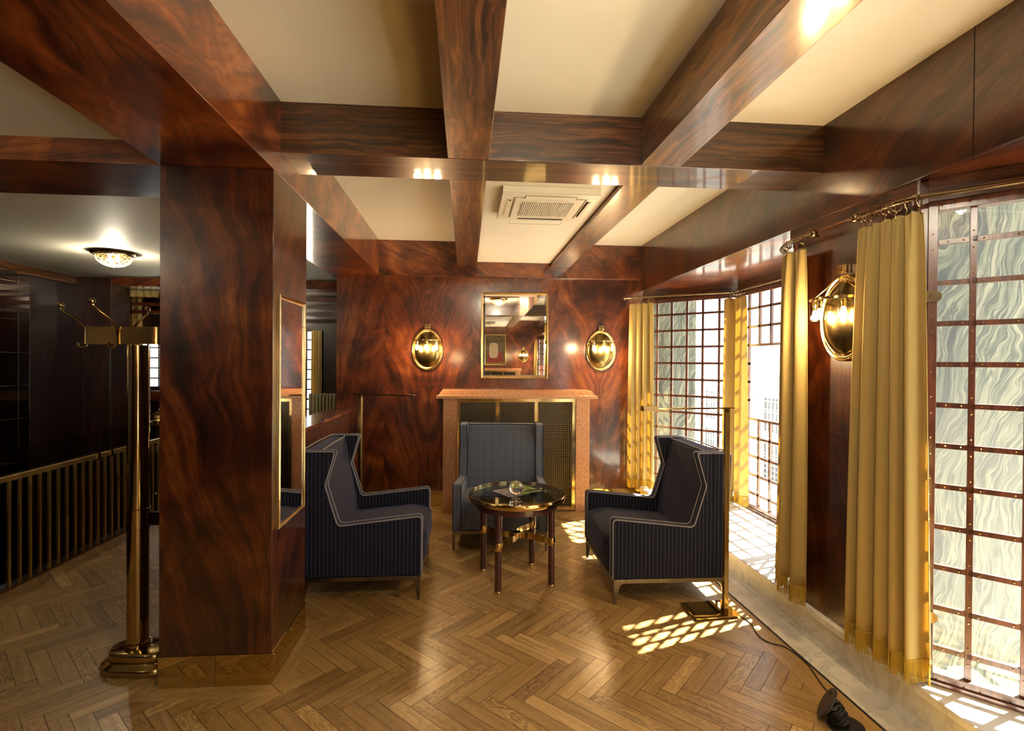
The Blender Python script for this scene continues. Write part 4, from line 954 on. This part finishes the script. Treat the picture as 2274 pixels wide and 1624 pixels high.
# ================================================================== CURTAINS
def curtain(label, path, ztop, zbot, folds, seed, flare=1.25, amp=.034, group='gold curtains with silk fringe', fringe=.10, rings=None, mt='curtain', pole=True, sh=0.0, inn=None):
    rr = random.Random(seed)
    P = [Vector((*p, 0)) for p in path]; ls = [0]
    for a, b in zip(P[:-1], P[1:]): ls.append(ls[-1] + (b - a).length)
    Lt = ls[-1]
    def at(s):
        s_ = min(max(s, 0), Lt)
        for i in range(len(P) - 1):
            if s_ <= ls[i + 1] or i == len(P) - 2:
                t = (s_ - ls[i]) / (ls[i + 1] - ls[i]); d = (P[i + 1] - P[i]).normalized()
                return P[i].lerp(P[i + 1], t) + d * (s - s_), Vector((d.y, -d.x, 0))
    root = thing('curtain', label, 'curtain', (*P[0].lerp(P[-1], .5).to_tuple()[:2], 0), 0, group)
    base = Vector(root.location)
    ph = [rr.uniform(0, 6.28) for _ in range(6)]; nu, nv = folds * 14, 26
    def surf(u, v):       # v: 0 top .. 1 bottom
        fl = 1 + (flare - 1) * (v ** .8); s = Lt / 2 + (u - .5) * Lt * fl + sh * v
        q, nrm = at(s); uw = u + .018 * math.sin(2 * PI * u * 1.6 + ph[0]) + .010 * v * math.sin(2 * PI * u * 2.3 + ph[1])
        A = amp * (.50 + .62 * v ** .6) * (.72 + .28 * math.sin(2 * PI * u * 1.3 + ph[2]))
        w1 = math.sin(2 * PI * folds * uw + ph[3]); w1 = math.copysign(abs(w1) ** .75, w1)
        tight = (1 - min(1, v / .10)); w2 = math.sin(2 * PI * folds * 2 * uw + ph[4]) * (.35 * tight + .10)
        o_ = A * (w1 * (1 - .45 * tight) + w2)
        zz = ztop + (zbot - ztop) * v - (.012 * tight * (1 - abs(math.sin(PI * u * max(3, folds)))) if v < .02 else 0)
        drift = .006 * math.sin(3 * v + ph[5]) * v
        return q + nrm * (o_ + drift) + Vector((0, 0, zz)) - base
    mb = MB(); V = []
    vs_ = [0, .006, .012, .020] + [.035 + (1 - .035) * (k / (nv - 4)) for k in range(nv - 3)]
    for v in vs_:
        for i in range(nu + 1): V.append(surf(i / nu, v))
    mb.add(V, [(j * (nu + 1) + i, j * (nu + 1) + i + 1, (j + 1) * (nu + 1) + i + 1, (j + 1) * (nu + 1) + i) for j in range(len(vs_) - 1) for i in range(nu)])
    c = mb.build('cloth', mt, root, angle=180); sd = c.modifiers.new('thickness', 'SOLIDIFY'); sd.thickness = .0022; sd.offset = 0
    tp = MB(); 
    for zt in (.021,): tp.tube([surf(i / nu, zt) + Vector((0, 0, 0)) for i in range(nu + 1)], .0016, 4)
    tp.build('heading_seam', mt, c)
    if fringe:
        gd = MB().tube([surf(i / nu, 1.0) for i in range(nu + 1)], .0042, 5); 
        gl_ = gd.build('gimp_braid', 'fringe', c)
        ff = MB(); pts = [surf(i / (nu * 10), 1.0) for i in range(nu * 10 + 1)]; acc = 0; step = .0022
        for a, b in zip(pts[:-1], pts[1:]):
            acc += (b - a).length
            if acc >= step:
                acc = 0; L_ = fringe * rr.uniform(.95, 1.02); j = Vector((rr.uniform(-.002, .002), rr.uniform(-.003, .003), 0)); r_ = .0016
                t = (b - a).normalized() * r_; n_ = Vector((t.y, -t.x, 0)); e = b + j + Vector((0, 0, -L_)); m_ = b + j * .2 + Vector((0, 0, -L_ * .5))
                ff.add([b - t, b + n_, b + t, m_ - t, m_ + n_, m_ + t, e - t * .8, e + n_ * .8, e + t * .8], [(0, 1, 4, 3), (1, 2, 5, 4), (2, 0, 3, 5), (3, 4, 7, 6), (4, 5, 8, 7), (5, 3, 6, 8), (6, 7, 8)])
        ff.build('fringe', 'fringe', c, smooth=False)['kind'] = 'stuff'
    if rings:
        for u in rings:
            q, nrm = at(Lt / 2 + (u - .5) * Lt); d = Vector((-nrm.y, nrm.x, 0)) ; cz = ztop + .047
            tl = R(rr.uniform(-14, 14)); ax1 = (nrm * math.cos(tl) + d * math.sin(tl)); ctr = q + Vector((0, 0, cz - .004)) - base
            pr = [ctr + ax1 * (.021 * math.cos(2 * PI * k / 18)) + Vector((0, 0, .021 * math.sin(2 * PI * k / 18))) for k in range(18)]
            rg = MB().tube(pr, .0028, 6, True).build('ring', 'brass_dark', root)
            e0 = ctr + Vector((0, 0, -.021)); MB().tube([e0, e0 + Vector((0, 0, -.010)), e0 + ax1 * .006 + Vector((0, 0, -.018)), surf(u, .008) + Vector((0, 0, .004))], .0016, 5).build('hook', 'brass_dark', rg)
    return root
curtain('gold curtain in the far corner beside the fireplace wall', [(1.80, 5.515), (2.02, 5.367)], 2.262, .325, 4, 3, 1.16, .030, rings=[.05, .12, .19, .42, .50, .80, .86, .97])
curtain('slim gold curtain at the corner of the far bay window', [(2.600, 4.965), (2.672, 4.90), (2.676, 4.70)], 2.262, .325, 3, 8, 1.12, .034, rings=[.2, .32, .45, .58, .72, .86])
curtain('gold curtain left of the pier sconce, seen edge on', [(1.905, 2.735), (1.905, 2.90), (1.955, 3.02)], 2.262, .33, 3, 15, 1.30, .036, rings=[.06, .52, .62, .72, .82, .9], sh=.03)
curtain('broad gold curtain right of the pier sconce, nearest the camera', [(1.900, 2.330), (1.905, 2.115), (1.938, 2.030)], 2.262, .335, 5, 22, 1.26, .044, rings=[.06, .13, .20, .48, .57, .66, .80, .95], sh=0)
curtain('gold curtain by the rear bay window, seen only in the mirror', [(1.90, -5.90), (1.93, -5.55)], 2.262, .33, 4, 31, 1.2)
curtain('gold curtain of the near bay behind the camera', [(2.60, 1.40), (2.67, 1.30), (2.67, 1.05)], 2.262, .33, 3, 33, 1.2)

def pole(label, pts, ends, brk):
    t = thing('curtain_pole', label, 'curtain pole', pts[0], 0, 'brass curtain poles'); b = Vector(pts[0])
    MB().tube([Vector(p) - b for p in pts], .0105, 14).build('rod', 'brass_dark', t)
    for e in ends:
        e = Vector(e) - b; MB().sphere(e, .022, 18, 12).build('finial', 'brass_dark', t)
    for p, q in brk: MB().tube([Vector(p) - b, Vector(q) - b], .006, 8).build('bracket', 'brass_dark', t)
    return t
zp = 2.322
pole('long brass curtain pole bent round the far window bay', [(1.905, 2.690, zp), (1.905, 2.90, zp), (1.975, 3.06, zp), (2.66, 3.76, zp), (2.676, 4.90, zp), (2.60, 4.965, zp), (1.775, 5.532, zp)], [(1.905, 2.672, zp), (1.758, 5.543, zp)], [((1.905, 2.72, zp), (1.975, 2.72, zp)), ((2.676, 4.35, zp), (2.74, 4.35, zp))])
pole('brass curtain pole with ball end over the near window', [(1.905, 2.352, zp), (1.905, 2.13, zp), (1.925, 2.065, zp), (2.60, 1.39, zp), (2.67, 1.30, zp), (2.67, .20, zp)], [(1.905, 2.368, zp)], [((1.905, 2.32, zp), (1.975, 2.32, zp)), ((2.2, 1.79, zp), (2.26, 1.85, zp))])

# ================================================================== LEFT SIDE: coat stand, balustrade, stair end
cs = thing('coat_stand', 'tall brass coat stand with oval foot, left of the pillar', 'coat stand', (-1.705, 2.80, 0), R(-4))
def stadium(l, r, n=16):
    return [(l * .5 + r * math.cos(t), r * math.sin(t)) for t in [-PI / 2 + PI * k / n for k in range(n + 1)]] + [(-l * .5 + r * math.cos(t), r * math.sin(t)) for t in [PI / 2 + PI * k / n for k in range(n + 1)]]
fp = MB()
def tier(mb, l, prof, ox):
    prev = None; V = []; n0 = 34
    for (r, z) in prof:
        V += [(x + ox, y, z) for x, y in stadium(l, r)]
    m = len(stadium(l, .1)); F = [tuple(range(m))[::-1], tuple(range((len(prof) - 1) * m, len(prof) * m))]
    for i in range(len(prof) - 1): F += [(i * m + k, i * m + (k + 1) % m, (i + 1) * m + (k + 1) % m, (i + 1) * m + k) for k in range(m)]
    mb.add(V, F)
tier(fp, .14, [(.118, 0), (.124, .006), (.124, .030), (.118, .038), (.098, .044), (.092, .052)], .026)
tier(fp, .13, [(.088, .053), (.092, .060), (.092, .090), (.086, .098), (.080, .100)], .026)
fp.build('foot', 'brass_dim', cs, angle=40)
pp_ = MB().lathe([(.058, .1005), (.058, .125), (.050, .130), (.050, 1.675)], n=36); pp_.build('pole', 'brass_dim', cs)
MB().lathe([(.0515, .715), (.055, .718), (.055, .822), (.0515, .825)], n=36).build('collar', 'brass_dim', cs)
MB().box(.055, .214, -.012, .012, .735, .805).build('wall_tie', 'brass_dim', cs, bevel=.002)
bn = MB(); st0 = stadium(.30, .062); st1 = stadium(.30, .058); m = len(st0); V = []
for z in (1.680, 1.768):
    V += [(x - .055, y, z) for x, y in st0] + [(x - .055, y, z) for x, y in st1]
F = []
for k in range(m):
    j = (k + 1) % m; F += [(k, j, 2 * m + j, 2 * m + k), (m + j, m + k, 3 * m + k, 3 * m + j), (2 * m + k, 2 * m + j, 3 * m + j, 3 * m + k), (k, m + k, m + j, j)]
bn.add(V, F); bn.build('band', 'brass', cs, angle=40)
MB().box(-.205, .095, -.058, .058, 1.681, 1.685).build('band_plate', 'brass_dim', cs)
def hook(x, y, dx, dy):
    d = Vector((dx, dy, 0)); o = Vector((x, y, 0)); Z = lambda z: Vector((0, 0, z))
    path = smooth_path([o + d * .055 + Z(1.685), o + d * .045 + Z(1.665), o + d * .018 + Z(1.662), o + d * .008 + Z(1.69), o + d * .010 + Z(1.755), o + d * .05 + Z(1.80), o + d * .12 + Z(1.845), o + d * .140 + Z(1.872)], 5)
    hk = MB().tube(path, .006, 8); hk.sphere(path[-1] + Z(.010), .0155, 14, 10); hk.build('hook', 'brass_dim', cs)
hook(-.265, 0, -1, 0); hook(-.06, -.062, -.15, -1); hook(-.08, .062, -.1, 1); hook(.08, .062, .3, 1)

bs = thing('balustrade', 'brass balustrade with glass panels along the stairwell', 'balustrade', (-3.14, 3.4, 0))
ya, yb = -.6, 3.50
MB().box(-.018, .018, ya, yb, .755, .792).build('handrail', 'brass_satin', bs, bevel=.003)
MB().box(-.015, .015, ya, yb, .0, .018).build('base_rail', 'brass_dark', bs)
y = ya + .02; k = 0
while y < yb:
    MB().box(-.007, .007, y - .010, y + .010, .0185, .7545).build('baluster', 'brass_satin', bs, smooth=False); y += .0855; k += 1
for a, b in ((ya, 1.27), (1.30, yb)):
    MB().box(-.032, -.026, a + .01, b - .01, .62, .972).build('glass_panel', 'rail_glass', bs, smooth=False)
for y in (1.20, 1.36):
    MB().box(-.04, .024, y - .02, y + .02, .735, .80).build('glass_clamp', 'brass_old', bs, bevel=.002)
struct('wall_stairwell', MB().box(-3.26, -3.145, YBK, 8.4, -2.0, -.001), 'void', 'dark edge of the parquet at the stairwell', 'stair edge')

# black glass tiles with brass joints on the stair wall
dm = thing('tiled_mirror', 'black glass tile panel with thin brass joints on the stair wall', 'mirror', (-5.018, 4.7, 0)); dm['kind'] = 'structure'
MB().box(0, .008, -2.2, 1.57, -1.0, 2.56).build('tiles', 'dark_glass', dm, smooth=False)
jt = MB()
for y in (1.567, 1.42, .96, .50, .04, -.42, -.88, -1.34, -1.8): jt.box(.008, .010, y - .003, y + .003, -1, 2.56)
for z in (2.46, 2.40, 2.04, 1.67, 1.30, .93, .56): jt.box(.008, .0098, -2.2, 1.57, z - .003, z + .003)
jt.build('joints', 'brass_dark', dm, smooth=False)

# stair end: curtain, window, rail, second balustrade
curtain('greenish gold curtain at the far end of the stair side', [(-5.42, 8.20), (-4.95, 8.20)], 2.60, 1.16, 6, 41, 1.05, .03, 'curtains of the stair side', fringe=0)
curtain('short gold valance high over the stair end', [(-5.5, 7.35), (-4.2, 7.35)], 2.555, 2.46, 16, 43, 1.0, .02, 'curtains of the stair side', fringe=0)
curtain('long gold curtain between the radiator and the narrow stair window', [(-2.46, 8.36), (-2.30, 8.36)], 2.09, .02, 4, 44, 1.1, .012, 'curtains of the stair side', fringe=0)
mb = MB().box(-6.9, -3.15, 8.06, 8.14, .98, 1.13); struct('trim_8', mb, 'flame_bx', 'mahogany rail below the curtain at the stair end', 'rail', bevel=.003)
b2 = thing('balustrade', 'row of thin brass bars below the mahogany rail at the stair end', 'balustrade', (-4.9, 8.08, 0))
MB().box(-.9, .9, -.012, .012, .50, .52).build('base_rail', 'brass_dark', b2)
for k in range(22): MB().box(-.85 + .08 * k, -.838 + .08 * k, -.006, .006, .52, .979).build('baluster', 'brass', b2, smooth=False)
# windows of the stair side
def small_window(label, x0, x1, y, z0, z1, nx, nz):
    win_no[0] += 1
    o = bpy.data.objects.new('window_%d' % win_no[0], None); COL.objects.link(o); o.location = (x0, y, z0); tag(o, label, 'window', None, 'structure')
    W_, H_ = x1 - x0, z1 - z0; f = MB().box(0, .02, -.03, .03, 0, H_).box(W_ - .02, W_, -.03, .03, 0, H_).box(.02, W_ - .02, -.03, .03, 0, .03).box(.02, W_ - .02, -.03, .03, H_ - .03, H_); f.build('frame', 'wood_dark', o)
    g = MB()
    for i in range(1, nx): g.box(W_ * i / nx - .010, W_ * i / nx + .010, -.015, .015, .03, H_ - .03)
    for i in range(1, nz): g.box(.02, W_ - .02, -.012, .012, H_ * i / nz - .010, H_ * i / nz + .010)
    g.build('bars', 'wood_dark', o); MB().box(.02, W_ - .02, -.002, .002, .03, H_ - .03).build('pane', 'pane', o, smooth=False)
small_window('narrow lattice window seen past the pillar beside the radiator', -2.72, -2.40, 8.45, .50, 2.10, 2, 10)
bpy.data.objects['wall_far_left']
small_window('lattice window at the stair end, widened to backlight the greenish curtain', -5.5, -4.5, 8.45, 1.15, 1.95, 6, 5)  # opening widened behind the curtain to let in daylight and backlight it
rd = thing('radiator', 'cream column radiator seen over the low partition', 'radiator', (-2.42, 8.22, 0))
for k in range(16):
    x = .052 * k; sc_ = MB().tube([(x, 0, .13), (x, 0, 1.07)], .021, 10).tube([(x, -.06, .13), (x, -.06, 1.07)], .018, 10).box(x - .018, x + .018, -.07, .015, 1.03, 1.09).box(x - .018, x + .018, -.07, .015, .10, .16)
    if k in (1, 14): sc_.box(x - .018, x + .018, -.06, .005, 0, .10)
    sc_.build('section', 'radiator', rd, bevel=.006)
MB().tube([(-.05, -.03, 1.0), (0, -.03, 1.0)], .012, 8).sphere((-.06, -.03, 1.0), .024, 10, 8).build('valve', 'brass_dark', rd)
bd_ = thing('bell_lamp', 'domed brass lamp with ribs behind the coat stand', 'lamp', (-3.62, 6.35, .55))
MB().lathe([(.0, .0), (.05, .0), (.05, .02), (.012, .03), (.012, .20), (.0, .20)], n=24).build('stem', 'brass_old', bd_)
MB().lathe([(.10, .20), (.135, .215), (.135, .235), (.120, .245), (.128, .262), (.110, .285), (.112, .295), (.085, .325), (.085, .333), (.05, .355), (.02, .365), (.02, .39), (.0, .395)], n=32).build('shade', 'brass', bd_)
bd_.location.z = .62
MB().lathe([(.08, -.62), (.08, -.60), (.015, -.59), (.015, .0)], n=20).build('stand', 'brass_dark', bd_)

# portrait stand-in on the rear wall (plain blocks of colour)
def picture_mat():
    m, n, p, o = mat('painted_canvas'); s = sep(n, objco(n)); nn = noise(n, objco(n), 6, 4, .6)
    def blob(cx, cz, rx, rz_):
        dx = math_(n, 'DIVIDE', math_(n, 'SUBTRACT', s[0], cx), rx); dz = math_(n, 'DIVIDE', math_(n, 'SUBTRACT', s[2], cz), rz_)
        d = math_(n, 'ADD', math_(n, 'POWER', math_(n, 'ABSOLUTE', dx), 4.0), math_(n, 'POWER', math_(n, 'ABSOLUTE', dz), 4.0)); return math_(n, 'LESS_THAN', math_(n, 'ADD', d, math_(n, 'MULTIPLY', nn, .3)), 1.15)
    c = ramp(n, nn, [(0.3, (.06, .042, .02)), (0.7, (.15, .11, .055))])
    c = mix(n, blob(0, -.30, .26, .24), c, (.20, .02, .012)); c = mix(n, blob(0.05, -.02, .15, .26), c, (.42, .34, .23)); c = mix(n, math_(n, 'LESS_THAN', s[2], -.42), c, (.22, .14, .05))
    n.links.new(c, p.inputs['Base Color']); p.inputs['Roughness'].default_value = .4; return m
M['canvas'] = picture_mat()
pc = thing('framed_picture', 'painting in cream, red and brown on the rear wall, seen in the mirror', 'picture', (.56, YBK + .012, 1.92), PI)
frame_rect(.36, .52, .03, .02).build('frame', 'gilt', pc)
MB().box(-.33, .33, -.006, -.002, -.49, .49).build('canvas', 'canvas', pc, smooth=False)
